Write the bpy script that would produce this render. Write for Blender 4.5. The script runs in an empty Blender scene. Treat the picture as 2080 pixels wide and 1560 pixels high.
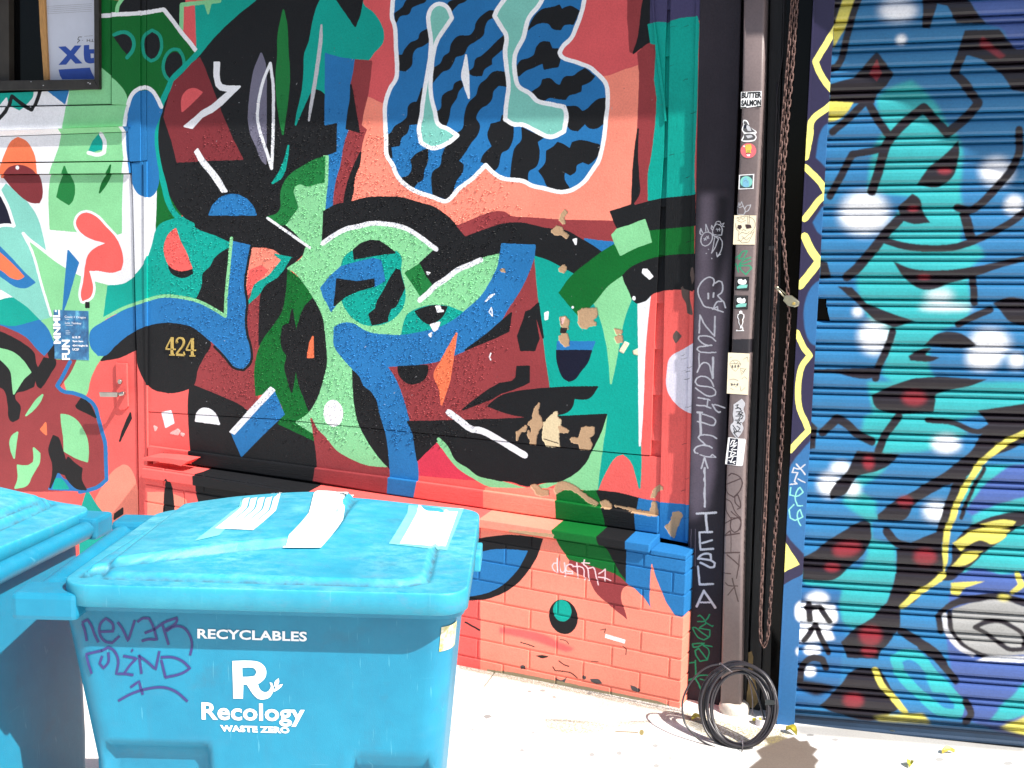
import bpy, bmesh, math, random
import numpy as np
from mathutils import Vector, Matrix
from mathutils.geometry import tessellate_polygon

random.seed(7)
rng = np.random.default_rng(11)
SC = bpy.context.scene
COL = SC.collection
R = math.radians

# ------------------------------------------------------------------ camera
# measured from the photograph: two vanishing points of the wall give lens and attitude
CX, CY = 1040.0, 780.0
VPH = np.array([-4200.0, 345.0]); VPV = np.array([642.0, 18800.0])
_c = np.array([CX, CY])
F = math.sqrt(-float((VPH - _c) @ (VPV - _c)))
_u = lambda v: np.asarray(v, float) / np.linalg.norm(v)
AX = -_u([*(VPH - _c), F]); AZ = -_u([*(VPV - _c), F]); AY = np.cross(AZ, AX)
MW = np.stack([AX, AY, AZ])                      # camera (x right, y down, z forward) -> world
CAMH = 1.62
cam = bpy.data.cameras.new('camera'); cam_o = bpy.data.objects.new('camera', cam); COL.objects.link(cam_o)
cam.sensor_fit = 'HORIZONTAL'; cam.sensor_width = 36.0; cam.lens = F / 2080.0 * 36.0
cam.clip_start = 0.05; cam.clip_end = 500
_m = Matrix(((MW[0, 0], -MW[0, 1], -MW[0, 2], 0), (MW[1, 0], -MW[1, 1], -MW[1, 2], 0), (MW[2, 0], -MW[2, 1], -MW[2, 2], CAMH), (0, 0, 0, 1)))
cam_o.matrix_world = _m
SC.camera = cam_o

# ------------------------------------------------------------------ sky, sun, exposure
SUN_EL, SUN_OFF = 46.0, 18.0                     # elevation; angle in front of the wall plane (sun from the right)
sdir = Vector((math.cos(R(SUN_EL)) * math.cos(R(SUN_OFF)), -math.cos(R(SUN_EL)) * math.sin(R(SUN_OFF)), math.sin(R(SUN_EL))))
world = bpy.data.worlds.new('World'); SC.world = world; world.use_nodes = True
nt = world.node_tree; nt.nodes.clear()
w_out = nt.nodes.new('ShaderNodeOutputWorld'); w_bg = nt.nodes.new('ShaderNodeBackground'); w_sky = nt.nodes.new('ShaderNodeTexSky')
w_sky.sky_type = 'NISHITA'; w_sky.sun_disc = False; w_sky.sun_elevation = R(SUN_EL)
w_sky.sun_rotation = math.atan2(sdir.x, sdir.y)
w_sky.dust_density = 2.0; w_sky.air_density = 1.0; w_sky.ozone_density = 1.0
w_bg.inputs[1].default_value = 0.088
nt.links.new(w_sky.outputs[0], w_bg.inputs[0]); nt.links.new(w_bg.outputs[0], w_out.inputs[0])
sun = bpy.data.lights.new('sun', 'SUN'); sun.energy = 5.0; sun.angle = R(0.53); sun.color = (1.0, 0.95, 0.87)
sun_o = bpy.data.objects.new('sun', sun); COL.objects.link(sun_o)
sun_o.rotation_euler = sdir.to_track_quat('Z', 'Y').to_euler(); sun_o.location = sdir * 20
SC.view_settings.view_transform = 'Standard'; SC.view_settings.look = 'None'
SC.view_settings.exposure = 0.86; SC.view_settings.gamma = 1.0; SC.view_settings.use_curve_mapping = False
SC.render.engine = 'CYCLES'
SC.cycles.max_bounces = 6; SC.cycles.diffuse_bounces = 4

# ------------------------------------------------------------------ measuring helpers
def ray(x, y):
    return MW @ np.array([x - CX, y - CY, F])
def at(x, y, Y):                                  # photo point on the vertical plane Y = const
    r = ray(x, y); t = Y / r[1]
    return Vector((r[0] * t, Y, CAMH + r[2] * t))
def on_ground(x, y, z=0.0):
    r = ray(x, y); t = (z - CAMH) / r[2]
    return Vector((r[0] * t, r[1] * t, z))
class Plane:                                      # plane through a point; u, v axes
    def __init__(s, P, U, V=(0, 0, 1)):
        s.P = Vector(P); s.U = Vector(U).normalized(); s.V = Vector(V).normalized(); s.N = s.U.cross(s.V).normalized()
        if s.N.y > 0: s.N = -s.N                  # towards the street
    def hit(s, x, y, off=0.0):
        r = Vector(ray(x, y)); o = Vector((0, 0, CAMH)); P = s.P + s.N * off
        t = (P - o).dot(s.N) / r.dot(s.N)
        return o + r * t
    def uv(s, p):
        d = Vector(p) - s.P; return d.dot(s.U), d.dot(s.V)

Yp = 3.755                                        # brick plinth front
Yw = 3.862                                        # wall face
PW = Plane((0, Yw, 0), (1, 0, 0)); PP = Plane((0, Yp, 0), (1, 0, 0))
PIL_Y = 3.845
PPI = Plane((0, PIL_Y, 0), (1, 0, 0))
CON_Y = 3.79
PCO = Plane((0, CON_Y, 0), (1, 0, 0))
_a = R(12.0); SHD = Vector((math.cos(_a), math.sin(_a), 0))
SHU = Vector((SHD.x, SHD.y, 0.026)).normalized()  # slats hang slightly out of level
SHV = Vector((-0.026 * SHD.x, -0.026 * SHD.y, 1)).normalized()
SHP = Vector((-0.69, 3.83, 0.0))
PS = Plane(SHP, SHU, SHV)
PGU = Plane(SHP + Vector((math.sin(_a), -math.cos(_a), 0)) * 0.035, SHD)   # face of the guide rail

# ------------------------------------------------------------------ frames used for tracing (origin, scale)
FR = {'Z': (0, 0, 1.0)}
for i, n in enumerate('ABCDEFGHIJKLMNOP'):
    FR[n] = ((i % 4) * 520, (i // 4) * 390, 4.0)
FR['q'] = (1390, 420, 6.0); FR['r'] = (1390, 620, 6.0); FR['s'] = (1390, 820, 6.0); FR['t'] = (1390, 1020, 6.0); FR['u'] = (1380, 1200, 6.0)
FR['d'] = (1110, 1110, 13.0); FR['h'] = (1050, 820, 7.8); FR['l'] = (400, 1230, 5.573)
FR['w'] = (0, 0, 8.0); FR['x'] = (250, 850, 8.0); FR['y'] = (1280, 1000, 8.0); FR['c'] = (1380, 1320, 7.4286)
FR['o'] = (90, 620, 9.4545); FR['k'] = (1270, 540, 3.9); FR['v'] = (1300, 0, 6.5)
FR['i'] = (1460, 150, 6.7826); FR['j'] = (1440, 380, 5.2); FR['m'] = (1530, 560, 4.727); FR['n'] = (1540, 0, 4.727); FR['p'] = (1500, 1100, 4.727)
def parse_pts(frame, txt):
    ox, oy, s = FR[frame]
    return np.array([[ox + float(a) / s, oy + float(b) / s] for a, b in (t.split(',') for t in txt.split())])
def curve(P, closed, n=6, corner=52):
    P = np.asarray(P, float); N = len(P)
    if N < 3: return P
    tin = np.zeros_like(P); tout = np.zeros_like(P)
    for i in range(N):
        if not closed and i in (0, N - 1):
            j = 1 if i == 0 else N - 2
            d = (P[j] - P[i]) * (1 if i == 0 else -1); tin[i] = tout[i] = d; continue
        a = P[i] - P[i - 1]; b = P[(i + 1) % N] - P[i]
        la, lb = np.linalg.norm(a) + 1e-9, np.linalg.norm(b) + 1e-9
        ang = math.degrees(math.acos(max(-1, min(1, float(a @ b) / la / lb))))
        if ang > corner: tin[i] = a; tout[i] = b
        else:
            d = a / la + b / lb; d /= np.linalg.norm(d) + 1e-9
            tin[i] = d * la; tout[i] = d * lb
    out = []
    for i in range(N if closed else N - 1):
        j = (i + 1) % N
        for k in range(n):
            t = k / n; h1 = 2*t**3 - 3*t*t + 1; h2 = t**3 - 2*t*t + t; h3 = -2*t**3 + 3*t*t; h4 = t**3 - t*t
            out.append(h1 * P[i] + h2 * tout[i] + h3 * P[j] + h4 * tin[j])
    if not closed: out.append(P[-1])
    return np.array(out)
def ribbon(P, w):                                 # outline quads of a stroke: list of convex polygons
    P = np.asarray(P, float); res = []
    for i in range(len(P) - 1):
        d = P[i + 1] - P[i]; L = np.linalg.norm(d)
        if L < 1e-6: continue
        n = np.array([-d[1], d[0]]) / L * w / 2
        res.append(np.array([P[i] + n, P[i + 1] + n, P[i + 1] - n, P[i] - n]))
    a = np.linspace(0, 2 * np.pi, 9)[:-1]
    for p in P: res.append(p + np.stack([np.cos(a), np.sin(a)], 1) * w / 2)
    return res

# ------------------------------------------------------------------ colours
def lin(c):
    c = np.asarray(c, float) / 255.0
    return np.where(c <= 0.04045, c / 12.92, ((c + 0.055) / 1.055) ** 2.4)
PAL = dict(K=(28, 29, 32), W=(232, 234, 240), T=(8, 160, 146), B=(40, 116, 178), N=(22, 24, 44), LG=(134, 206, 150), DG=(12, 102, 42),
           R=(232, 98, 94), R2=(219, 92, 96), SA=(247, 142, 122), OR=(238, 120, 82), BR=(146, 60, 64), BR2=(124, 48, 54), LT=(128, 200, 188),
           GY=(112, 110, 130), PU=(70, 66, 102), RR=(208, 60, 84), TN=(184, 152, 120), TL=(214, 196, 160), PK=(240, 205, 212), PW=(222, 218, 234),
           D=(45, 40, 38), WR=(236, 180, 176), Y=(236, 226, 122), NV=(38, 34, 66), TC=(46, 158, 164), B3=(64, 88, 150), BD=(40, 98, 150), KP=(28, 22, 30),
           RD=(124, 36, 46), GR=(150, 150, 150), SB=(66, 128, 172), CW=(226, 224, 232), CG=(40, 160, 116), PB=(40, 37, 44), PG=(124, 112, 126),
           MK=(62, 42, 44), TE=(24, 150, 128), BRN=(96, 82, 78), GRN=(30, 120, 60), LGR=(190, 190, 196), WH=(245, 246, 250), CR=(238, 226, 196),
           SD=(238, 236, 232), SD2=(150, 138, 112), DB=(104, 96, 84), YS=(206, 196, 92), ASP=(112, 100, 92), DK=(84, 82, 84), MOS=(150, 138, 92))
# ------------------------------------------------------------------ wall paint: polygons rasterised on the wall's own plane
class Canvas:
    def __init__(s, plane, u0, u1, v0, v1, ppm, base, ground=False):
        s.plane, s.u0, s.u1, s.v0, s.v1, s.ppm, s.ground = plane, u0, u1, v0, v1, ppm, ground
        s.w = int((u1 - u0) * ppm); s.h = int((v1 - v0) * ppm)
        s.px = np.empty((s.h, s.w, 4), np.float32); s.px[..., :3] = lin(PAL[base]); s.px[..., 3] = 0.0
    def pix(s, P):
        out = []
        for x, y in P:
            if s.ground:
                g = on_ground(x, y); u, v = g.x, g.y
            else:
                u, v = s.plane.uv(s.plane.hit(x, y))
            out.append(((u - s.u0) * s.ppm, (v - s.v0) * s.ppm))
        return np.array(out)
    def mask(s, polys, pad=0):
        A = np.concatenate(polys); x0, y0 = np.floor(A.min(0)).astype(int) - 1 - pad; x1, y1 = np.ceil(A.max(0)).astype(int) + 2 + pad
        x0, y0 = max(x0, 0), max(y0, 0); x1, y1 = min(x1, s.w), min(y1, s.h)
        if x1 <= x0 or y1 <= y0: return None
        W, Hh = x1 - x0, y1 - y0; m = np.zeros((Hh, W), np.float32)
        for P in polys:
            X, Yv = P[:, 0] - x0, P[:, 1] - y0; X2, Y2 = np.roll(X, -1), np.roll(Yv, -1)
            r0, r1 = max(int(math.floor(Yv.min())), 0), min(int(math.ceil(Yv.max())) + 1, Hh)
            for r in range(r0, r1):
                yc = r + 0.5; k = (Yv <= yc) != (Y2 <= yc)
                if not k.any(): continue
                xs = np.sort(X[k] + (yc - Yv[k]) / (Y2[k] - Yv[k]) * (X2[k] - X[k]))
                for a, b in zip(xs[::2], xs[1::2]):
                    a, b = max(a, 0.0), min(b, float(W))
                    if b <= a: continue
                    ia, ib = int(a), min(int(b), W - 1)
                    if ia == ib: m[r, ia] = min(1, m[r, ia] + b - a)
                    else:
                        m[r, ia] = min(1, m[r, ia] + ia + 1 - a); m[r, ia + 1:ib] = 1; m[r, ib] = min(1, m[r, ib] + b - ib)
        return m, x0, y0
    def put(s, polys, col, blur=0.0, op=1.0, chan='rgb', grain=0.0):
        k = s.mask(polys, int(blur * 3 + 1))
        if k is None: return
        m, x0, y0 = k
        if blur > 0.3: m = blur2(m, blur)
        if grain: m = m * (rng.random(m.shape) > grain)
        m = (m * op)[..., None]; sub = s.px[y0:y0 + m.shape[0], x0:x0 + m.shape[1]]
        if chan == 'rgb': sub[..., :3] = sub[..., :3] * (1 - m) + np.asarray(col, np.float32) * m
        else: sub[..., 3:] = sub[..., 3:] * (1 - m) + col * m
    def paint(s, text, grow=0.0, relief=False):
        for line in text.strip().splitlines():
            line = line.strip()
            if not line or line[0] == '#': continue
            head, pts = line.split(':', 1); h = head.split(); col = lin(PAL[h[0]]); kind = h[1][0]; fr = h[1][1]; opt = dict(o.split('=') for o in h[2:])
            sc = FR[fr][2]; blur = float(opt.get('b', 0)); op = float(opt.get('o', 1)); gr = float(opt.get('g', 0))
            if kind == 'e':
                v = [t.split(',') for t in pts.split()]; cx, cy = map(float, v[0]); rx, ry = map(float, v[1]); rot = float(v[2][0]) if len(v) > 2 else 0
                a = np.linspace(0, 2 * np.pi, 33)[:-1]; ex, ey = np.cos(a) * rx, np.sin(a) * ry; c, n = math.cos(R(rot)), math.sin(R(rot))
                Q = [FR[fr][:2] + np.stack([cx + ex * c - ey * n, cy + ex * n + ey * c], 1) / sc]
            else:
                P = parse_pts(fr, pts)
                if kind == 'p': Q = [curve(P, True)]
                elif kind == 'f': Q = [P]
                if relief and h[0] in ('TN', 'TL'): Q[0] = rough_edge(Q[0], 1.1)
                if kind in 'pf' and grow: Q += ribbon(np.concatenate([Q[0], Q[0][:1]]), grow)
                elif kind in 'sz':
                    if kind == 's': P = curve(P, False, 5)
                    Q = ribbon(P, float(opt['w']) / sc)
                elif kind == 'c':
                    C = curve(P, True, 5); Q = ribbon(np.concatenate([C, C[:1]]), float(opt['w']) / sc)
            QQ = [s.pix(q) for q in Q]; s.put(QQ, col, blur, op, 'rgb', gr)
            if relief and h[0] in ('TN', 'TL'): s.put(QQ, 0.0, .8, 1.0, 'a')
            elif relief and h[0] in ('WR', 'CR'): s.put(QQ, 1.0, .6, 1.0, 'a')
    def image(s, name):
        im = bpy.data.images.new(name, s.w, s.h, alpha=True, float_buffer=True)
        im.colorspace_settings.name = 'Linear Rec.709'
        im.pixels.foreach_set(s.px.ravel()); im.update(); im.pack()
        return im
def rough_edge(P, amp):
    out = []
    for i in range(len(P)):
        a, b_ = P[i], P[(i + 1) % len(P)]; n = max(1, int(np.linalg.norm(b_ - a) / 2.0))
        for k in range(n): out.append(a + (b_ - a) * k / n + rng.normal(0, amp * .55, 2))
    return np.array(out)
def blur1(m, r, ax):
    k = max(1, int(r)); c = np.cumsum(np.concatenate([np.zeros_like(np.take(m, [0], ax)), m], ax), ax)
    n = m.shape[ax]; i = np.arange(n); a = np.clip(i - k, 0, n); b = np.clip(i + k + 1, 0, n)
    sh = [1, 1]; sh[ax] = n
    return (np.take(c, b, ax) - np.take(c, a, ax)) / (2 * k + 1)
def blur2(m, r):
    for _ in range(2): m = blur1(blur1(m, r, 0), r, 1)
    return m
# every line: colour, shape kind + measuring frame, options : points     (p smooth polygon, f straight polygon, s/z stroke, c closed stroke, e ellipse)
MURAL = """
R2 fZ: -40,-60 1460,-60 1460,420 -40,420
R fZ: -40,380 1460,380 1460,1300 -40,1300
SA pZ: 700,215 741,198 783,212 850,180 1100,150 1225,153 1265,140 1300,130 1345,120 1345,560 1240,470 1000,470 700,440
R2 pC: 580,0 945,-20 950,200 965,420 1030,520 900,560 740,610 600,540 400,455
# door, whites and light greens
W pZ: -20,170 335,170 326,330 322,400 318,440 316,472 310,497 297,530 275,560 250,577 225,582 200,577 187,575 160,565 130,550 105,532 60,520 -20,560
DG pA: 780,-10 1350,60 1400,160 1480,260 1540,340 1590,420 1480,560 1400,640 1370,760 1330,900 1310,1000 1340,1200 1400,1420 1450,1560 1470,1770 1270,1890 1280,1500 1240,1000 1000,760 780,560
LG pA: 780,530 880,610 960,680 1010,740 1035,800 1040,860 1020,960 1005,1100 995,1300 985,1450 978,1560 975,1890 930,1905 620,1880 400,1860 393,1560 410,1430 450,1300 490,1180 520,1000 545,860 565,735 780,735
LG pE: 240,400 420,560 640,690 760,735 880,765 842,1020 830,1060 760,1095 724,1150 735,1230 780,1300 835,1330 790,1380 745,1460 715,1540 690,1640 640,1680 545,1620 525,1480 600,1370 430,1370 430,1240 310,1040
T pE: 870,766 1000,750 1100,680 1190,560 1240,430 1268,320 1300,270 1370,235 1470,210 1520,200 1600,270 1750,345 1880,395 1875,460 1840,700 1700,900 1340,860 1160,900 1000,960 838,1015
W pE: 0,800 60,830 120,870 60,885 -10,885
T pE: -40,890 120,865 220,925 330,1035 200,1070 80,1095 -40,1070
B pE: -40,1075 80,1098 310,1045 370,1110 430,1240 390,1300 350,1345 280,1280 180,1180 80,1120 -40,1090
LT pE: 5,0 40,-60 120,0 220,100 290,210 330,340 360,490 180,335 120,305 80,200 40,90
LT pE: -30,285 60,285 120,310 180,340 240,470 330,760 405,1010 320,1035 220,935 110,855 -30,770
N pE: -10,40 30,120 95,260 50,248 -20,255
W sE w=26: -10,-10 50,110 105,275 30,268 -20,280
W sE w=20: 175,335 250,480 330,760 405,1005
W sE w=24: 178,335 240,395 300,440 365,492
B pE: -30,430 80,540 180,650 272,735 200,775 120,765 50,720 -30,650
OR pE: -30,480 90,590 180,685 150,705 80,690 30,650 -30,600
B fE: 545,478 627,575 590,690 545,850 505,960 515,820 530,650
W cE w=56: 690,175 760,200 850,290 930,380 970,470 985,570 970,630 900,650 790,635 705,635 730,720 740,790 720,850 665,880 655,840 675,720 690,600 710,520 760,465 865,415 700,360 640,310 615,250 640,195
R pE: 690,175 760,200 850,290 930,380 970,470 985,570 970,630 900,650 790,635 705,635 730,720 740,790 720,850 665,880 655,840 675,720 690,600 710,520 760,465 865,415 700,360 640,310 615,250 640,195
K fE: 690,900 712,900 712,938 690,938
# upper left
K pA: 975,115 970,60 1020,-20 1500,-20 1475,240 1420,170 1330,68 1200,95
LG sA w=30: 955,115 965,50 1005,-10
R2 pA: 1488,45 1600,30 1605,410 1540,330 1470,240
T pA: 1588,20 2100,-40 2040,10 1900,140 1760,270 1690,360 1600,440 1600,380
LG sA w=34: 1472,240 1476,40 1560,30 1780,8
LG fA: 1665,25 1715,20 1690,110
W sA w=34: 780,132 950,120 1110,112 1210,98 1330,78 1400,165 1480,275 1540,345 1605,430
K pA: 930,290 1040,265 1085,320 1085,390 1050,450 1000,390
TE sA w=30: 935,285 1010,262 1070,290 1095,350 1085,410 1040,470
K eA: 1238,370 80,120 3
TE cA w=26: 1160,370 1175,290 1235,245 1290,280 1312,360 1300,430 1265,480 1225,495 1180,460
K eA: 1410,535 72,115 8
TE cA w=26: 1325,540 1345,460 1400,402 1455,405 1488,470 1490,560 1460,610 1385,665 1340,610
# big black head
K pZ: 560,-20 505,5 478,28 440,62 415,92 375,138 345,180 328,230 318,285 325,345 345,395 370,435 400,462 440,478 468,490 505,500 560,520 585,545 600,530 630,505 655,495 658,440 662,320 692,320 692,240 660,150 735,-20
T sA w=46: 2060,-10 1900,120 1760,252 1680,342 1590,450 1480,562 1400,645 1358,735 1318,822 1280,950 1262,1080 1265,1200 1290,1350 1330,1500 1370,1650 1440,1760 1560,1830
BR2 fA: 1415,665 1480,610 1560,520 1620,472 1660,560 1720,720 1800,930 1880,1120 1968,1292 1700,1300 1440,1315 1400,1150 1333,950 1370,800
R2 pA: 1480,905 1480,800 1500,760 1540,728 1590,725 1638,752 1560,832
W fA: 1742,508 1780,508 1775,600 1782,660 1800,690 1840,702 1948,704 1880,770 1800,850 1720,910 1640,950 1560,1040 1498,1026 1580,960 1640,905 1720,860 1790,800 1862,740 1790,728 1758,695 1740,620
W pA: 1605,1213 1650,1290 1700,1350 1780,1450 1840,1555 1805,1560 1700,1405 1640,1335 1583,1235
GY pB: -10,560 40,435 70,520 78,800 77,1330 50,1300 0,1180 -40,1090 -60,960 -50,800 -30,650
W cB w=24: 115,515 60,650 30,770 12,900 15,1000 50,1130 90,1250 125,1370 136,1150 140,900 138,700
GRN pB: 220,85 245,200 255,400 268,600 255,800 235,950 216,1090 190,950 170,780 165,620 178,450 180,300
T pB: 530,-10 490,80 460,200 430,350 400,430 390,600 375,750 340,900 320,1012 360,920 400,830 440,750 490,718 530,733 575,775 570,440 680,470 810,490 900,490 960,420 1020,350 1032,280 1000,180 940,100 870,40 860,-10
K fB: 650,-10 866,-10 840,120 805,215 740,120
LGR pB: 530,205 532,300 502,560 470,760 428,980 440,860 480,600 510,380
B fB: 565,438 680,472 810,490 795,600 770,700 765,820 745,930 740,1050 752,1080 720,1180 690,1350 660,1450 655,1560 640,1610 620,1700 550,1725 560,1560 580,1270 660,1240 665,990 562,1010 565,600
BR pB: 808,488 935,500 920,650 900,780 870,900 850,1020 892,1055 860,1150 840,1260 790,1380 760,1480 740,1560 725,1640 630,1680 640,1560 660,1450 690,1350 720,1180 755,1070 830,1070 800,900 772,700 792,600
K pB: 770,690 790,800 810,920 836,1072 733,1045 745,930 765,820
K pB: 848,1240 838,1330 800,1430 785,1560 765,1640 715,1640 728,1560 745,1490 780,1390
LG pB: 553,1270 582,1270 576,1490 566,1560 555,1700 540,1900 540,2010 440,2030 330,1900 235,1815 290,1740 310,1600 295,1530 350,1490 420,1508 490,1488 548,1478
GRN pB: 555,1275 460,1310 380,1355 270,1430 225,1500 205,1560 200,1700 170,1740 90,1765 190,1820 240,1820 300,1735 332,1690 315,1620 298,1560 305,1525 350,1492 420,1510 490,1490 550,1480
T pB: 262,1185 255,1260 205,1440 132,1490 190,1400 235,1290
B fE: 1700,185 1730,110 1790,50 1860,22 1930,25 2000,60 2050,115 2078,185
# left centre, arm and number patch
K pE: 1870,455 1780,508 1745,545 1710,610 1655,665 1645,760 1600,868 1700,935 1830,1010 1850,750
BR pZ: 385,785 400,750 420,705 440,690 500,640 497,600 520,590 540,590 540,680 530,740 520,830 500,838 440,803
K pE: 1372,590 1400,625 1480,635 1553,620 1562,660 1500,690 1430,680 1385,640
R pE: 1425,300 1460,400 1510,500 1556,620 1480,635 1400,615 1350,540 1338,440 1370,350
SA pZ: 495,505 550,508 576,525 555,552 525,575 500,600
R pE: 2030,640 2120,600 2170,640 2080,740 2000,840
T pF: 155,508 292,538 240,612 190,690 100,750 0,850 -80,920 -40,850 -10,760 100,685 212,552
K pF: 292,540 262,625 250,800 245,900 215,1000 150,1080 80,1180 25,1240 30,1000 60,790 190,690
K pE: 815,1368 880,1290 1000,1190 1100,1130 1200,1085 1340,1058 1440,1068 1560,1100 1690,1190 1705,1240 1650,1340 1600,1440 1565,1570 1480,1612 1400,1628 1330,1622 1250,1600 1195,1550 1150,1470 1122,1390 1106,1276 950,1345
B pE: 735,1130 850,1050 1000,968 1160,903 1270,868 1400,868 1560,882 1680,930 1828,1025 1852,770 1885,405 2040,440 2005,600 1985,750 2000,900 1990,1000 2000,1150 2030,1260 2030,1360 1990,1430 1930,1440 1870,1380 1800,1290 1680,1180 1560,1090 1440,1060 1340,1055 1200,1080 1080,1130 1000,1180 920,1250 850,1320 790,1327 735,1260 722,1190
LG sE w=26: 838,1028 1000,942 1160,890 1270,855 1340,845 1500,860 1600,885 1700,930 1830,1010 1836,850 1860,600 1880,375
K sE w=20: 2040,440 2010,600 1990,760 2008,900 1998,1030 2010,1160 2038,1260 2038,1380 1980,1448 1900,1430 1830,1350 1740,1255
# black body, plank
K pZ: 386,781 383,820 384,870 388,920 393,960 400,995 410,1030 650,1060 642,960 646,900 660,890 640,840 562,845 510,850 498,832 440,803
DG pF: 262,638 330,690 400,760 460,870 440,1300 360,1600 430,1790 330,1870 478,1980 478,2020 180,1880 225,1800 150,1620 0,1650 -6,1430 40,1240 150,1080 215,980 250,800
K pF: 460,868 400,930 355,1040 322,1172 322,1388 350,1560 390,1670 432,1778 490,1700 545,1560 582,1380 577,1200 547,1000 502,900
K pF: 292,956 322,1172 322,1390 290,1625 260,1530 235,1420 252,1330 220,1280 205,1200 220,1090 272,1070
OR fF: 460,1178 463,1342 418,1342 438,1230
W pI: 1588,300 1600,240 1640,203 1690,203 1742,240 1778,326
B fZ: 470,880 540,812 554,790 576,842 566,850 522,893 490,926
W fZ: 467,877 549,787 557,793 475,881
# lower left door
SA pI: 770,940 830,830 900,730 960,680 1000,663 1040,685 1080,760 1105,880 1118,1000 1118,1080 1010,1210 960,1200 850,1110
T fI: 600,1180 700,870 780,1000 900,1140 970,1200 870,1290 640,1430 600,1420
K fI: 925,1060 987,1012 987,1055 920,1100
K fI: 860,1125 760,1205 640,1268 710,1205
K fI: 1050,238 1057,280 1012,370 965,465 987,385 1025,290
BR pE: -40,1080 80,1125 200,1190 285,1285 350,1345 440,1250 440,1370 605,1370 550,1480 490,1560 465,1600 520,1640 620,1655 700,1690 750,1750 770,1820 800,1890 830,2000 840,2120 840,2340 760,2390 680,2410 -40,2430
B pI: 390,855 430,780 455,708 500,770 560,800 700,870
T pI: 425,850 445,775 480,775 545,850
B sI w=32: 560,-180 500,-60 455,15 500,58 600,78 700,122 760,180 790,280 820,390 845,480 852,640 857,780 780,842 640,880
K pE: -30,1130 100,1190 190,1245 262,1310 280,1400 300,1440 350,1350 440,1372 440,1400 400,1470 345,1560 320,1592 298,1575 285,1480 262,1580 180,1615 130,1625 105,1650 112,1690 150,1740 140,1840 95,1865 75,1850 60,1730 30,1610 -30,1560
LG pE: -30,1270 100,1310 180,1380 238,1465 180,1520 140,1580 103,1640 95,1560 78,1450 30,1390 -30,1330
LG pI: 490,250 560,265 620,310 660,370 695,450 705,560 700,632 610,600 515,545 510,430 495,330
K pI: 650,122 700,150 755,240 768,272 700,235 620,195 610,180
K pI: 425,423 460,440 490,520 520,620 525,740 455,715 410,820 398,845 420,740 420,650 390,540 400,490
K pI: 545,598 600,650 655,690 650,780 690,860 620,850 560,800 525,740 520,650
LG pI: 337,90 310,150 250,220 203,256 240,200 290,130
LG pI: 132,395 120,480 105,602 80,530 75,470 95,420
OR fI: 362,320 366,412 323,370
LG pI: 265,523 312,565 307,640 268,710 240,760 210,820 115,848 140,770 135,663 215,668 265,640 270,600
K fE: 385,1310 430,1250 430,1370 400,1365
W fI: 1315,235 1385,220 1407,315 1345,350
WR pI: 1385,402 1440,370 1455,385 1440,412
WR fI: 1470,402 1490,408 1482,422 1468,414
WR pI: 1250,345 1270,355 1258,378
# face, light green ground of it
LG pF: 420,440 540,405 650,355 800,298 930,258 1080,268 1220,298 1350,385 1465,468 1430,492 1340,570 1700,560 1985,490 1970,600 1900,740 1830,870 1700,1000 1640,1060 1190,1180 1050,1180 640,1130 635,1250 700,1340 795,1440 785,1560 790,1700 830,1880 880,2000 960,2120 1075,2242 900,2230 750,2170 640,2100 560,2000 490,1930 450,1850 465,1960 325,1872 420,1810 490,1710 545,1560 582,1400 572,1200 542,1000 472,860 400,750 300,640 258,622 380,530
BR pJ: 447,283 490,370 560,440 640,540 750,610 900,670 1090,685 1090,780 1080,890 480,800 497,700 490,560
WH eJ: 627,238 80,110 -4
K pJ: 785,-110 800,150 840,330 900,450 980,570 1090,692 1080,540 1045,380 1005,200 960,90 880,-30 800,-120
BR pZ: 780,744 845,738 890,730 925,720 962,700 990,677 1010,660 1030,627 1050,597 1065,570 1081,530 1086,515 1090,565 1095,615 1103,680 1110,735 1116,780 1140,800 1120,860 1040,862 830,866 812,805 790,765
T pZ: 1086,515 1115,527 1145,541 1172,555 1240,560 1297,560 1297,700 1298,800 1300,900 1300,960 1298,991 1290,960 1280,935 1265,921 1250,927 1230,955 1211,998 1214,950 1222,900 1200,850 1120,855 1118,790 1110,735 1103,680 1095,615 1090,565
R pJ: 1310,620 1860,760 1862,1100 1310,1000
RR pJ: 1310,620 1470,470 1530,540 1600,640 1740,740 1790,780 1320,738
K pF: 550,160 640,110 720,90 780,80 900,50 1080,45 1180,50 1300,85 1430,120 1540,190 1620,270 1700,352 1850,290 1980,250 2080,240 2200,240 2380,275 2500,300 2640,350 2720,420 2825,482 2720,590 2600,665 2480,600 2380,550 2262,510 2262,436 2000,428 1985,490 1830,530 1700,600 1600,660 1430,760 1380,690 1330,582 1430,490 1470,460 1390,400 1300,330 1200,280 1080,250 930,245 830,265 740,290 640,340 540,410
BR pZ: 929,459 1022,431 1036,440 1075,443 1145,448 1255,450 1258,465 1246,480 1252,494 1190,487 1150,466 1110,461 1060,450 1020,452 980,465 945,478
GRN fF: 1213,660 1325,588 1370,680 1420,755 1340,850 1290,770
W sF w=22: 92,212 435,452
W sF w=38: 540,418 640,348 740,298 830,280 930,256 1080,264 1200,290 1300,345 1390,410 1462,466
W sF w=42: 1328,880 1400,818 1460,760 1540,708 1640,632 1740,590 1825,552
T pF: 780,480 730,520 700,580 688,700 700,880 730,950 800,1030 870,1070 950,1080 1050,1060 1130,1010 1190,930 1207,830 1197,760 1172,650 1172,530 1140,485 1050,500 900,520
K fF: 790,472 850,420 930,393 1000,400 1060,440 1125,492 1000,507 900,525 798,543
B fF: 528,780 600,690 690,610 830,570 950,543 1010,558 1037,690 1042,720 960,767 955,710 820,732 655,710 655,900 610,967 580,900 548,850
K fF: 655,708 820,732 955,710 957,765 830,800 720,850 635,922 650,800
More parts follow.
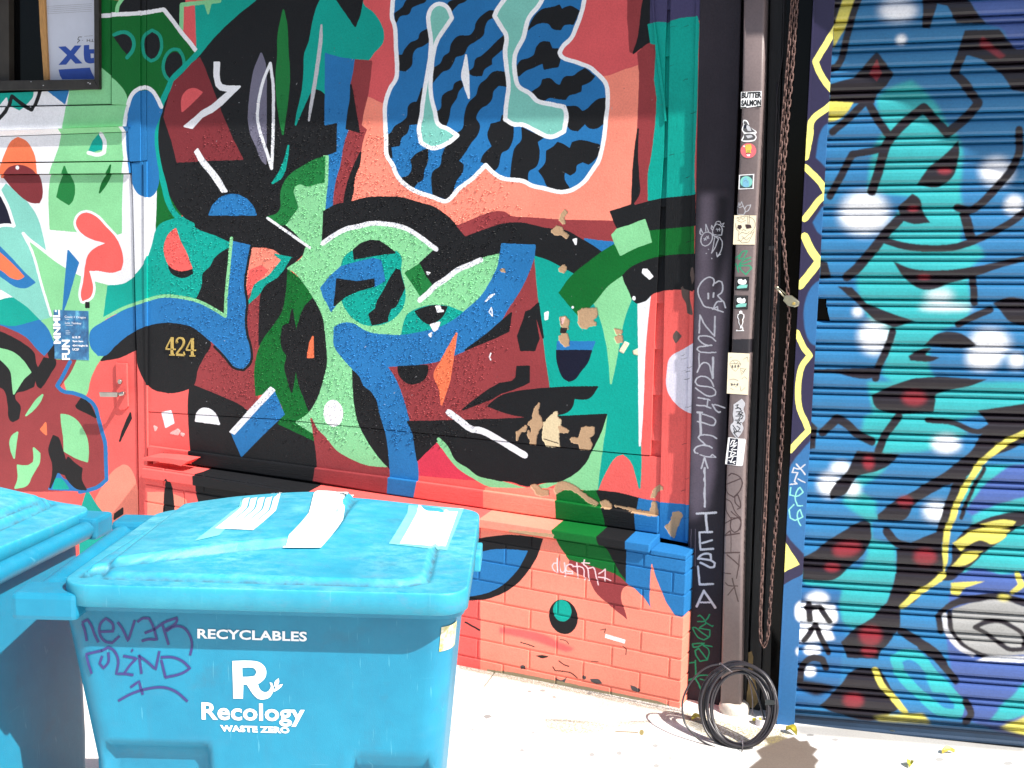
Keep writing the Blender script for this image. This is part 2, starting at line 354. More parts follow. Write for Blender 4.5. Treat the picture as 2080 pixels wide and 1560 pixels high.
K fF: 1140,628 1167,640 1178,700 1202,780 1182,830 1130,930 1090,950 1070,1000 1065,1047 1000,1067 945,1077 918,995 970,950 990,880 1010,850 1050,780 1090,700
T pF: 1183,1167 1200,1080 1230,1000 1300,958 1400,928 1540,930 1690,985 1600,1060 1500,1110 1380,1145
K pF: 1293,970 1370,940 1450,925 1547,935 1510,1010 1460,1050 1410,1070 1340,1030
B pF: 640,1100 700,1070 780,1073 900,1140 1050,1165 1190,1167 1350,1140 1500,1100 1640,1020 1720,950 1830,850 1900,740 1960,620 1990,480 1998,424 2262,436 2250,540 2180,720 2120,830 2080,890 2040,950 1960,1080 1880,1150 1770,1240 1620,1320 1480,1370 1300,1400 1058,1415 1110,1490 1150,1570 1190,1680 1232,1830 1270,1950 1282,2080 1300,2180 1310,2320 1285,2480 1080,2480 1090,2330 1085,2200 1060,1980 1012,1810 980,1680 940,1620 880,1570 840,1490 780,1430 700,1340 640,1250
K fF: 1700,1285 1880,1150 2072,983 2050,1130 1950,1180 1800,1240
OR pF: 1627,1150 1600,1330 1562,1560 1530,1650 1507,1728 1490,1600 1448,1480 1500,1380 1560,1270
K pF: 1155,1420 1390,1410 1390,1450 1370,1510 1320,1545 1260,1557 1200,1530 1160,1470
K fG: 110,975 180,950 182,1010 215,1190 180,1285 70,1285 45,1170 90,1050
K pG: 150,960 212,905 232,1050 250,1185 190,1010
K fZ: 1040,775 1048,767 1050,745 1074,744 1074,776 1060,783 1040,791 1015,799 1000,809 940,832 960,815 995,790 1015,779
LG pZ: 893,888 905,905 925,935 950,955 985,970 1040,985 1075,993 1100,985 1135,978 1167,962 1187,942 1200,918 1212,890 1231,843 1228,870 1222,910 1217,945 1211,998 1180,993 1140,980 1100,993 1070,997 1040,995 995,988 960,970 930,950 905,920 888,897
K pZ: 828,857 1040,851 1231,842 1227,855 1220,875 1210,897 1200,916 1187,940 1167,960 1135,977 1100,980 1072,987 1040,978 1007,975 970,965 945,950 925,935 905,905 893,890 870,912 847,935 843,910 838,878
K pZ: 991,825 1015,806 1040,798 1127,788 1213,786 1195,808 1165,809 1160,828 1147,838 1132,843 1120,852 1065,846 1030,839
LG sJ w=30: 1480,450 1540,510 1605,630 1710,700 1790,760 1950,800 2090,835
W sJ w=52: 1565,230 1660,300 1740,362 1830,380 1930,430 2080,520 2180,580
B fG: 370,1218 668,1218 640,1292 365,1292
N pG: 362,1290 642,1290 610,1380 550,1460 500,1520 460,1537 420,1510 385,1440 365,1360
B fG: 590,383 700,400 840,410 835,440 740,482 680,440
# right part
LG pG: 658,880 780,760 905,672 960,700 975,800 900,1050 860,1260 830,1420 801,1555 790,1400 770,1240 720,1030
DG pG: 383,820 480,690 640,560 760,470 830,430 880,505 1110,405 1110,300 1480,262 1480,512 1230,527 1060,567 950,632 850,702 760,772 700,850 620,940 540,1005
K pG: 800,160 900,130 1060,75 1200,45 1490,8 1490,270 1110,305 1075,228 950,275 860,302 830,240
LG fG: 812,350 850,305 950,275 1075,228 1100,300 1127,405 1020,440 880,510 840,430
W fG: 1025,890 1120,830 1100,1000 1080,1200 1070,1400 1062,1640 1052,1850 1042,2000 1035,2060 1030,1560
K pG: 900,680 960,622 1060,570 1230,525 1490,508 1490,790 1230,795 1130,830 1080,880 1010,900 980,870 950,800 920,740
PW pG: 1480,1232 1400,1280 1290,1350 1265,1460 1260,1560 1280,1635 1340,1720 1400,1765 1480,1795
PU fC: 1100,-20 1540,-20 1525,165 1505,145 1380,155 1280,180 1105,205
BR fC: 940,-20 1070,-20 1040,120 1020,300 987,432 958,420 940,150
K fC: 1068,-20 1112,-20 1110,200 1125,360 1040,390 983,434 1028,300 1050,100
BR pC: 1023,430 1120,355 1190,355 1175,480 1165,650 1185,800 1165,1050 1145,1250 1112,1420 1110,1560 1110,1625 1000,1655 975,1580 1020,1560 1025,1420 1015,1300 1020,1100 1030,800 1037,640 1030,520
K pC: 1022,1050 1014,1250 1025,1450 1028,1570 970,1670 975,1560 985,1350 1000,1200
T fC: 1106,202 1180,185 1250,190 1280,180 1380,155 1507,143 1522,200 1512,500 1507,800 1492,1100 1482,1350 1486,1575 1200,1605 1108,1625 1106,1420 1138,1250 1168,1000 1178,800 1158,650 1168,480 1172,357 1128,352
# letter shape with wavy stripes
B pZ: 800,-10 796,20 796,38 801,52 804,100 806,132 804,160 792,180 782,212 782,250 784,288 785,315 797,335 808,360 832,382 855,393 878,400 902,409 910,407 930,385 960,362 986,335 1000,350 1020,362 1040,365 1060,367 1080,377 1102,382 1140,390 1160,386 1185,370 1200,350 1215,327 1225,287 1230,245 1234,200 1230,170 1215,152 1195,136 1165,125 1140,115 1136,107 1142,95 1160,77 1172,50 1182,20 1192,-10
K pB: 1135,180 1130,110 1190,65 1230,0 1380,-20 1370,10 1310,35 1260,60 1235,110 1165,130
K pB: 1150,455 1190,450 1215,400 1260,350 1320,320 1340,270 1410,235 1410,330 1350,370 1300,390 1270,430 1255,530 1210,575 1150,565
K pB: 1560,30 1590,10 1650,0 1720,-20 1690,10 1640,30 1600,70 1580,95
K pB: 1430,570 1500,520 1530,460 1570,430 1590,360 1640,300 1740,290 1780,240 1790,190 1840,130 1910,90 1950,100 1940,130 1880,160 1850,220 1840,280 1780,330 1720,370 1680,440 1620,460 1590,520 1560,560 1510,580 1470,620 1415,690
K pB: 1060,1110 1100,1080 1130,1030 1180,1000 1230,950 1240,870 1270,840 1310,830 1350,720 1375,750 1355,830 1350,900 1320,1000 1240,1010 1220,1080 1180,1110 1160,1180 1090,1190 1100,1280 1058,1250
K pB: 1455,920 1500,890 1520,780 1560,750 1600,730 1620,680 1660,660 1675,700 1640,740 1620,800 1580,860 1560,960 1530,1040 1485,990
K pB: 1720,590 1770,550 1790,480 1830,460 1900,400 1940,360 2015,290 2020,380 1950,440 1910,480 1910,520 1850,560 1830,610 1770,612
K pB: 1180,1450 1240,1430 1270,1370 1260,1300 1310,1250 1390,1215 1390,1290 1380,1340 1360,1380 1350,1450 1300,1490 1270,1540 1225,1510
K pB: 1440,1580 1430,1450 1440,1400 1500,1350 1520,1250 1600,1110 1680,1050 1700,920 1730,840 1790,780 1820,690 1870,650 1930,590 2030,590 2040,700 1970,690 1920,740 1910,800 1870,850 1830,870 1790,920 1780,960 1810,1020 1800,1080 1740,1160 1690,1240 1640,1310 1680,1340 1670,1400 1620,1470 1600,1540 1560,1620
K pB: 1830,1310 1850,1260 1920,1190 1885,1100 1910,1010 1990,990 2000,940 2040,930 2080,1010 2050,1200 1990,1240 1960,1350 1930,1390 1865,1330
K pC: -10,1440 5,1290 30,1200 80,1140 80,1040 180,1090 260,1110 200,1150 215,1240 190,1350 130,1390 120,1490 60,1450
K pC: 220,1390 270,1330 280,1230 330,1200 370,1160 420,1180 470,1215 490,1160 550,1145 705,1180 705,1230 650,1310 620,1330 570,1310 520,1340 510,1390 470,1420 420,1390 420,1460 460,1530 400,1550 290,1510 260,1450
K pC: 445,870 520,870 570,910 610,890 650,850 700,810 760,800 760,960 700,1030 640,1040 590,1000 550,1040 530,1060 480,1050 440,1000
K pC: 160,750 230,700 250,650 300,640 360,690 390,695 430,630 500,620 540,590 590,560 665,620 630,660 560,690 555,740 500,760 460,770 430,805 370,800 300,790 260,810 200,800
K pC: 40,560 70,500 130,480 180,450 200,390 240,345 300,345 320,400 370,400 385,470 370,540 260,560 250,510 180,540 100,575 50,615
K pC: 130,240 190,130 240,85 340,60 380,45 400,80 470,55 510,70 540,90 495,195 420,200 390,240 330,230 300,190 220,185 150,220
LT pB: 1490,32 1550,60 1590,140 1540,220 1470,330 1440,430 1425,560 1420,700 1425,800 1450,900 1480,1010 1560,1050 1640,1100 1560,1160 1430,1210 1340,1160 1320,1050 1340,940 1350,850 1380,650 1410,470 1420,320 1400,190 1400,130 1430,60
WH cB w=34: 1490,32 1550,60 1590,145 1540,220 1470,330 1440,430 1425,560 1415,700 1425,800 1450,900 1480,1010 1560,1050 1635,1100 1560,1160 1430,1205 1340,1160 1322,1050 1342,940 1352,850 1382,650 1412,470 1420,320 1400,190 1400,130 1430,60
WH pB: 1705,448 1722,600 1728,798 1690,690 1672,620 1690,520
LT fC: -60,-20 240,-20 220,40 130,150 90,300 20,450 20,600 50,700 150,770 200,820 330,850 420,870 445,920 425,1070 310,1118 200,1070 90,1010 0,1000 -60,965 -45,860 -40,700 -50,540 -50,290 -90,220 -140,130
WH sB w=36: 2025,-15 1960,75 1935,130 1990,220 2032,290 2022,420 2032,540 2050,700 2030,860 2022,970 2090,1008 2170,1015 2280,1070 2390,1113 2500,1068 2518,930 2500,870 2410,850 2280,818 2230,765 2130,700 2102,600 2102,450 2172,300 2212,150 2300,40 2325,-15
WH cZ w=8.5: 800,-20 796,20 796,38 801,52 804,100 806,132 804,160 792,180 782,212 782,250 784,288 785,315 797,335 808,360 832,382 855,393 878,400 902,409 910,407 930,385 960,362 986,335 1000,350 1020,362 1040,365 1060,367 1080,377 1102,382 1140,390 1160,386 1185,370 1200,350 1215,327 1225,287 1230,245 1234,200 1230,170 1215,152 1195,136 1165,125 1140,115 1136,107 1142,95 1160,77 1172,50 1182,20 1190,-20
# blue oval on the door, small shapes on the door
B pA: 1045,880 1080,800 1150,745 1215,750 1260,810 1312,880 1290,960 1255,1050 1248,1150 1258,1250 1275,1350 1285,1420 1280,1500 1250,1570 1210,1597 1170,1590 1120,1560 1080,1480 1050,1380 1030,1260 1022,1100 1030,950
W sA w=32: 1310,868 1278,800 1235,738 1190,712 1140,720 1080,770 1045,860 1018,980 1008,1100 1018,1260 1040,1400
T fA: 815,1085 836,1140 832,1210 722,1237 760,1150
W sA w=32: 822,1088 852,1150 848,1238 800,1258 722,1242
OR pA: 150,1120 210,1150 260,1220 290,1320 305,1440 5,1440 20,1330 60,1220 100,1150
BR2 pA: 150,1348 230,1363 290,1410 322,1480 328,1600 308,1645 240,1640 100,1530 25,1440 80,1370
W eA: 150,1363 15,16
GRN pA: 530,1355 560,1430 590,1500 580,1620 550,1660 455,1600 480,1500 510,1420
DG pA: 905,1345 890,1420 850,1500 800,1565 825,1480 870,1410
T fA: -20,735 275,730 265,790 200,860 160,890 120,870 60,840 20,900 -20,930
W fA: -20,880 45,800 60,870 -20,960
W sA w=28: 285,735 270,800 215,862
B fA: 385,735 548,735 518,838
K sA w=30: -10,970 50,900 90,780 180,850 260,895 300,800 320,735
# left of the brick under the rail
SA pI: 1210,990 1230,945 1280,910 1340,890 1420,900 1500,935 1540,990 1530,1060 1200,1060
K pI: 1365,768 1385,810 1405,900 1418,1060 1325,1060 1340,860 1350,790
R pI: 1140,600 1560,600 1600,860 1640,960 1560,900 1140,900
# rail stretch on the right
SA fZ: 986,992 1130,994 1135,1060 1130,1080 986,1060
DG pK: 360,900 480,850 560,870 692,870 745,1020 768,1150 770,1260 730,1260 340,1220 370,1100
K pK: 688,870 860,890 1040,935 1020,1000 1008,1060 1025,1240 940,1290 730,1260 768,1150 745,1020
B fK: 1030,935 1195,965 1450,985 1450,1500 960,1500 940,1250 1020,1200 1008,1060
TN pK: 345,850 370,805 420,800 500,830 560,880 620,920 690,965 680,985 620,960 560,910 480,860 400,860 360,890
TN pK: 150,825 190,820 240,860 290,870 290,900 240,905 200,895 180,860
TN pK: 715,960 760,950 800,980 800,1005 740,990
TN pK: 830,990 960,1010 1020,1030 1120,1040 1140,960 1165,970 1180,1065 1100,1055 1000,1035 900,1005
TN pK: 1130,920 1150,860 1200,820 1225,850 1180,870 1150,920
TN pK: 1250,1160 1290,1120 1310,1050 1350,1040 1380,1060 1360,1120 1330,1190 1320,1240 1290,1220
BRN pG: 1380,780 1440,720 1470,620 1480,700 1440,800 1460,950 1465,990 1430,980 1420,900 1390,850
K pG: 1385,720 1420,690 1450,690 1470,800 1400,780
BRN pk: 385,555 405,520 440,555 400,605
# torn patches
TN ph: 350,0 330,70 330,170 375,230 385,350 340,410 330,450 300,520 290,640 215,640 220,580 175,520 180,430 215,500 230,420 215,330 175,330 190,290 220,290 250,230 260,150 300,60
TL ph: 610,130 632,140 625,200 680,260 690,360 800,430 795,450 700,450 655,440 655,600 670,680 460,665 450,600 425,580 420,400 440,300 490,240 560,180
TN ph: 660,360 790,430 795,450 690,455
TN ph: 0,450 40,430 130,350 145,370 120,430 50,440 0,580
TN ph: 1025,400 1060,380 1215,380 1200,490 1120,540 1160,590 1160,700 1130,725 1000,720 990,640 870,605 850,550 880,540 980,560 1000,480
D zh w=14: 425,555 650,630
TN pG: 320,320 360,285 400,290 410,320 455,350 440,380 400,345 350,345
TN pG: 385,230 400,180 430,150 440,170 415,200 425,255 412,250
TN pG: 540,970 570,955 680,950 685,1000 650,1040 680,1080 620,1090 600,1105 560,1100 540,1050
TN pG: 385,620 420,595 440,620 420,650 390,645
TN pG: 390,1020 430,1015 455,1050 445,1110 400,1080
TN pG: 380,1180 420,1140 450,1170 455,1240 430,1250 395,1220
D fG: 398,1108 440,1112 430,1140 395,1140
TN pG: 840,1115 890,1125 880,1150 845,1150
TN pG: 838,1180 890,1165 895,1215 850,1225
WR pG: 400,1030 420,1025 405,1070
WH fG: 1065,632 1092,630 1138,685 1115,705 1060,655
CR fG: 875,1290 915,1220 942,1232 900,1305
CR fG: 985,1295 1015,1280 1022,1320 990,1312
WH fG: 268,985 290,975 285,1030 270,1035
WH eG: 988,862 14,18
WH eG: 490,937 10,10
WH fG: 498,390 518,383 516,425
WH fF: 1465,930 1490,925 1497,960 1517,967 1475,972
WH fF: 1418,1080 1490,1060 1470,1112 1445,1127
WH zF w=10: 1385,650 1410,655 1400,670 1390,665
WH zF w=8: 1860,890 1900,840 1935,830 1870,885
WH zF w=8: 1910,940 1890,975 1920,1010 1912,945
WH zF w=10: 1905,1310 1895,1340 1905,1365
WH fF: 1405,1160 1425,1145 1415,1175
TN pF: 1985,635 2010,630 2020,650
"""
PLINTH = """
SA fZ: 930,1040 1500,1080 1500,1480 930,1420
R fZ: 240,900 930,900 975,1040 975,1420 240,1420
SA pZ: 300,1000 330,1000 350,1003 378,1015 385,1060 300,1060
K pI: 1365,768 1385,810 1405,900 1418,1060 1325,1060 1340,860 1350,790
K fZ: 393,920 398,1000 410,1040 560,1060 640,1040 600,935
K pZ: 945,1100 1000,1090 1040,1087 1102,1094 1090,1130 1072,1160 1050,1185 1020,1205 985,1217 935,1219
B pZ: 935,1130 985,1120 1000,1117 1040,1117 1071,1120 1052,1155 1020,1188 985,1205 935,1213
DG pK: 355,960 480,950 700,1000 770,1150 730,1200 715,1290 770,1340 820,1430 890,1545 960,1640 860,1600 700,1500 480,1440 440,1390 380,1300 335,1180
K pK: 700,1100 780,1150 900,1180 1000,1200 1010,1230 940,1260 935,1400 975,1650 890,1545 820,1430 770,1340 712,1290
B fZ: 1275,1060 1300,1060 1420,1090 1420,1262 1372,1250 1355,1225 1340,1190 1330,1165 1323,1145 1320,1190 1325,1238 1310,1215 1290,1195 1272,1187 1273,1100
SA pZ: 1324,1146 1332,1175 1345,1222 1330,1245 1324,1238 1321,1190
BR pZ: 1158,1138 1215,1155 1255,1170 1276,1188 1265,1195 1261,1215 1268,1240 1273,1257 1240,1230 1210,1202 1195,1175 1170,1163 1155,1150
K eO: 417,332 116,142 -16
T eO: 408,283 74,88 -10
RR pO b=3 o=0.6: -100,420 100,440 260,480 380,540 500,590 450,612 330,575 150,515 -100,460
WH fO: 760,475 918,522 912,546 757,500
K zN w=14: 1700,375 1815,440
PK sd w=30: 280,310 280,480 300,690 270,700 190,620 150,520 190,440 260,430
PK sd w=30: 345,390 350,560 370,660 440,690 480,640 480,430 490,560 510,700 490,800
PK sd w=30: 720,520 640,470 540,500 520,600 560,660 680,650 700,720 560,720 480,740
PK sd w=30: 805,430 820,600 830,830
PK sd w=30: 700,530 860,530 960,560 990,620 995,780 1020,880
PK sd w=30: 930,430 1140,445
PK sd w=30: 1000,350 980,470 1080,560 1110,700 1125,900
PK sd w=30: 1110,580 1230,550 1270,600 1310,780 1375,1020
PK sd w=30: 1380,720 1480,660 1555,600 1555,760 1545,920
PK sd w=30: 1370,810 1540,830 1700,900
D pO: 200,650 250,645 290,655 250,665
D pO: 90,725 105,735 100,755 70,750
D sO w=8: 70,540 110,550 180,575
D sO w=9: 380,690 420,720 460,735
D sO w=9: 330,740 350,770 420,775 480,790 530,830
DK pO: 350,830 400,850 440,830 420,870 470,880 400,890 360,860
DK pO: 640,840 700,840 730,870 690,875 650,860
DK pO: 965,890 1000,900 1040,930 1020,945 980,925
D sO w=6: 720,440 760,430 750,460
D sO w=6: 900,570 930,600 925,640
D sO w=6: 390,515 440,530 460,555
D sO w=6: 640,695 700,697
DK eO: 585,825 18,16
DK eO: 85,740 18,16
SD2 fO: -200,760 0,785 400,860 720,930 1180,1020 1360,1085 1360,1150 -200,900
TN sK w=30: 0,1190 200,1210 340,1225
"""
SHUTTER = """
TC pZ b=4.3: 1785,195 1850,165 1890,200 1925,255 1950,290 1950,400 1955,430 1950,490 1985,500 2000,520 1970,545 1965,640 1940,660 1900,680 1885,740 1900,770 1830,790 1790,760 1800,700 1760,640 1740,560 1780,500 1810,450 1850,400 1760,390 1775,300 1800,260 1780,215
TC pL b=4.3: 800,-20 2100,-20 2100,200 1750,240 1500,300 1620,400 1350,520 1000,560 930,700 730,850 880,950 870,1050 1040,1080 830,1100 840,1250 1030,1300 1040,1540 700,1600 800,1380 800,1100 600,960 640,860 820,640 900,500 740,440 780,260 850,230
TC pL b=3.1: 1500,760 1700,680 2100,640 2100,1500 1700,1560 1500,1500 1600,1300 1650,1050 1560,930
B3 pD b=3.1: 1620,20 2100,-20 2100,480 1980,420 1900,260 1760,190
B3 pL b=2.5: 1960,660 2100,640 2100,900 1900,960 1650,1060 1600,1020 1720,850
B3 pL b=2.5: 1500,1560 1700,1490 1900,1540 2100,1520 2100,2900 1560,2700 1480,2300 1440,1950
TC pP b=3.1: 250,-60 1040,-60 1010,80 960,200 850,330 700,420 620,380 560,200 300,60
BD pP b=3.1: 230,60 600,100 560,330 640,520 600,640 560,900 400,1040 230,1060
W eD b=9.9: 1050,95 150,80
W eD b=4.3: 1078,330 40,38
W eD b=9.9: 1850,1400 130,110
W eH b=11.2: 780,180 195,165
W eH b=6.2: 1990,110 75,75
W eH b=9.9 o=0.7: 1385,850 110,60
W eH b=7.4: 1440,935 220,22
W eH b=9.9: 860,1180 120,130
W eH b=11.2: 1790,1240 160,120
W eH b=9.9: 1740,1360 130,80
W eH b=8.7: 2010,1370 60,60
W eH b=5.0 o=0.8: 725,975 40,40
W eL b=7.4: 590,680 80,50
W eL b=8.7: 500,810 90,100
W eL b=8.7: 680,850 60,60
W eL b=8.7: 1440,480 110,70
W eL b=9.9: 1365,1030 100,80
KP sD w=76 b=1.5: 1570,440 1510,600 1600,700 1700,840 1660,900 1560,1000 1450,1090 1260,880 1100,1010 960,1180 900,1380 840,1560
KP sD w=66 b=1.5: 815,850 890,980 965,1090
KP sD w=60 b=1.5: 500,1600 620,1380 680,1260 800,1240 920,1215
KP fD b=1.5: 880,425 1020,610 960,700 880,775 860,850 500,850 500,690 690,640
RD fD b=1.5: 880,490 920,600 880,670 820,605
KP fD b=1.5: 1250,-20 1610,-20 1680,100 1770,200 1530,200 1450,60 1370,40 1310,240 1250,240
KP fD b=1.5: 1590,255 1870,250 2010,410 2100,410 2100,760 1980,740 1880,600 1740,500 1620,460 1530,460
RD pD b=2.5: 1735,305 1800,360 1920,465 1870,485 1710,375
KP pD b=1.0: 1545,1140 1545,1260 1500,1430 1380,1525 1205,1505 1290,1375 1430,1260 1500,1190
RD eD b=3.7: 1430,1395 57,24
KP sD w=64 b=1.5: 2030,1060 2035,1200 2000,1330 1900,1470 1780,1600 1640,1710 1530,1690
YE pD: 0,0 1,0 0,1
YS fD b=1.0: 610,-20 725,-20 625,240 530,400 525,220
YS pD b=1.5: 490,830 690,840 640,920 560,980 490,1000
KP sD w=56 b=1.0: 740,-20 690,120 640,300 565,540 510,570
KP sD w=60 b=1.5: 770,850 650,970 520,1080
KP fD b=1.0: 520,-20 610,-20 540,200 520,220
KP pH b=1.5: 1170,15 1225,60 1260,170 1312,250 1180,262 1080,235 1050,120
RD eH b=3.1: 1175,140 41,27
KP sH w=80 b=1.5: 1060,225 960,330 850,470 700,640 640,690
KP sH w=58 b=1.5: 960,400 1100,440 1300,460 1500,450 1650,405 1800,340 2000,225 2100,150
KP sH w=84 b=1.5: 1590,190 1640,365
KP pH b=1.5: 1010,560 1150,620 1400,635 1700,600 1980,540 2100,515 2100,560 1900,610 1680,685 1500,735 1260,795 1100,695
RD eH b=3.1: 1265,690 53,22
KP fH b=1.5: 560,765 680,775 800,905 1000,985 1195,1050 1020,1100 870,1045 700,885
KP sH w=60 b=1.5: 1655,670 1670,900
KP sH w=56 b=1.5: 1800,955 1690,1000 1540,1075
KP pH b=1.5: 1820,900 1950,855 2100,875 2100,1090 1960,1055 1870,955
KP pH b=1.5: 1370,1148 1560,1148 1690,1242 1640,1262 1260,1247
KP pH b=1.5: 1255,1268 1325,1268 1275,1320 1390,1342 1320,1372 1150,1367 1135,1328
KP sH w=60 b=1.5: 1010,1130 960,1280 900,1400 870,1510
KP pH b=1.5: 420,560 480,570 515,700 420,710
KP pH b=1.5: 340,1440 860,1425 885,1500 760,1515 560,1475 340,1470
KP pH b=1.5: 1010,1565 1200,1508 1770,1518 1650,1565 1500,1600 1360,1640 1340,1790 950,1785 860,1730 840,1650
RD eL b=5.0: 1185,110 98,61
KP sL w=70 b=1.5: 440,390 560,275 640,320 720,400 840,460
KP sL w=66 b=1.5: 1060,260 960,390 890,540
KP pL b=1.5: 330,280 400,345 380,520 320,520
KP pL b=1.5: 720,535 1065,565 1000,640 880,700 730,745 620,890 510,935 500,880 640,700 690,600
RD eL b=4.3: 815,630 45,60
KP sL w=44 b=1.5: 1290,290 1500,310 1700,380 1810,330
KP pL b=1.5: 1690,210 2100,150 2100,340 1800,430 1780,320
KP pL b=1.5: 1790,330 2100,300 2100,470 1950,530 1750,610 1600,745 1280,905 1180,985 1100,1095 890,1105 885,1050 1010,955 1240,825 1500,655 1650,525
RD eL b=3.7: 1110,945 66,49
KP sL w=90 b=1.5: 1560,760 1480,960 1430,1120 1400,1230
YS sL w=52 b=1.0: 2100,380 1960,450 1770,590 1690,680 1640,760 1560,900 1490,1080 1445,1220 1430,1400 1390,1570
KP sL w=34 b=1.0: 1750,680 1640,880 1560,1080
KP pL b=1.5: 1900,1045 2100,1030 2100,1110 1950,1210 1700,1410 1600,1500 1490,1580 1380,1580 1480,1440 1500,1290 1700,1110
YS pL b=1.0: 1710,1130 1900,1090 2005,1105 1970,1150 1800,1160
YS pL b=1.0: 1490,1280 1700,1170 1960,1180 1900,1250 1800,1290 1760,1270 1700,1260 1560,1350
YS pL b=1.0: 1600,1360 1740,1350 1650,1430 1560,1470 1480,1470
KP pL b=1.5: 780,1105 830,1120 832,1260 780,1360 680,1460 520,1580 280,1580 280,1400 400,1330 520,1240 650,1160
RD eL b=5.6: 640,1330 115,61 -12
RD eL b=3.7: 520,1480 66,34
KP sL w=70 b=1.5: 960,1190 1040,1280 1130,1310
KP pL b=1.5: 1040,1340 1240,1240 1400,1180 1425,1580 1040,1580
RD eL b=5.0: 1270,1400 90,68
KP fP b=1.5: 1030,-30 1420,-30 1290,90 1180,200 1075,250 1065,420 910,610 890,660 640,650 590,520 700,420 850,320 960,200 1010,80
RD eP b=5.6: 830,470 90,85 -20
RD eP b=3.7: 820,600 66,42
YS sP w=48 b=1.0: 1420,-20 1280,90 1160,170 1085,240
YS fP b=1.5: 1480,40 1750,30 1600,80 1540,160 1480,140
KP pP b=1.5: 690,755 900,735 1000,900 1070,1050 900,1160 500,1085 410,1045 560,900
RD eP b=5.6: 690,1000 82,56
YS sP w=50 b=1.0: 865,745 920,870 1000,960 1110,1090
YS fP b=3.1: 850,1130 1250,1100 1320,1190 900,1170
TC sP w=84 b=1.5: 1060,735 1030,665 1120,625 1220,650 1330,780 1450,900 1555,1020 1530,1110 1400,1085 1250,965 1130,850 1050,760
TC pP b=2.5: 1270,800 1340,800 1430,930 1330,930
KP sP w=60 b=1.5: 1240,560 1400,690 1520,840
KP sP w=60 b=1.5: 1600,1010 1640,1100 1600,1180
KP sP w=70 b=1.5: 1080,440 1230,530 1340,600 1420,700
GR pP b=1.5: 1500,250 1700,190 1900,180 2120,250 2120,620 1700,620 1500,480 1480,330
KP sP w=54 b=1.5: 1400,440 1380,320 1480,220 1700,170 1900,160 2100,215
KP sP w=46 b=1.5: 1470,300 1480,430 1560,540 1700,620 1800,650 2100,660
LGR sP w=40 b=1.5: 1430,310 1440,420 1540,560 1660,630
KP cP w=34 b=1.5: 1670,400 1760,365 1860,355 1960,390 2050,450 2080,520 2060,580 1960,580 1850,520 1760,450
WH fP b=2.5: 1680,680 2100,690 2100,640 1800,640
YE pP: 0,0 1,0 0,1
YS eP b=3.7 o=0.8: 1910,165 50,30
WH eP b=5.6: 400,170 90,50
WH pP b=3.7: 245,200 540,230 560,340 500,420 540,500 250,540 240,260
KP sP w=52 b=1.0: 330,225 340,345
KP sP w=46 b=1.0: 310,250 420,245 500,360
KP sP w=46 b=1.0: 290,510 385,390 450,530 490,610
WH eP b=3.7: 360,590 70,40
WH eP b=3.7: 340,760 50,40
KP sP w=54 b=1.5: 260,830 280,720 350,650 440,660 470,740
KP pP b=3.1: 230,820 500,870 560,900 400,960 230,900
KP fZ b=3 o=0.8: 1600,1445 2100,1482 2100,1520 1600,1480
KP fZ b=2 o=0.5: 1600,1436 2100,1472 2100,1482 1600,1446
TC pP b=2.5: 2100,830 1980,950 1880,1050 1790,1160 1900,1160 2100,1100
YS pP b=3.7: 1880,1220 2100,1110 2100,1290
YS sP w=48 b=1.5: 2020,-20 2050,60 1980,120
"""
SHUTTER = '\n'.join(l for l in SHUTTER.splitlines() if not l.startswith('YE'))
GUIDE = """
NV fZ: 1560,-40 1720,-40 1720,1560 1540,1560
Y sZ w=13: 1720,20 1692,66 1656,125 1666,150 1700,195 1720,215
Y sZ w=13: 1720,185 1683,217 1648,247 1645,275 1636,320
Y sZ w=13: 1636,340 1667,372 1680,395 1665,405 1650,425 1634,445
Y sZ w=16: 1634,480 1650,512 1664,530 1645,555 1625,580
Y sZ w=12: 1618,675 1632,705 1645,722 1630,742 1622,775 1624,830 1637,860 1642,875 1625,892 1604,915
Y pZ: 1590,1095 1594,1100 1624,1147 1592,1162 1588,1165
BD pZ b=1: 1680,252 1668,265 1657,320 1677,340 1700,330 1700,250
BD pZ b=1: 1670,420 1650,452 1664,475 1680,480 1690,420
BD pZ b=1: 1664,570 1645,588 1634,620 1633,655 1642,690 1655,702 1670,700 1670,570
BD pZ b=1: 1650,890 1602,955 1596,1080 1632,1125 1650,1100
BD fZ: 1560,1195 1590,1188 1628,1168 1640,1160 1640,1560 1540,1560
WH pP b=2: 262,200 225,240 218,290 225,340 262,380
WH pP b=2: 245,575 228,600 230,630 245,650
LGR sL w=12: 230,650 265,690 300,735
LGR sL w=10: 300,655 250,690 210,680 195,720 240,720 215,790 235,810 180,815
LGR sL w=10: 245,770 280,790 300,800
LT sL w=10: 185,840 175,900 240,910 285,880 260,840 240,860 220,920 240,990 280,990
LT sL w=10: 210,980 170,1020 180,1090 220,1110 280,1080 260,1020 240,1040 245,1110 265,1150
"""
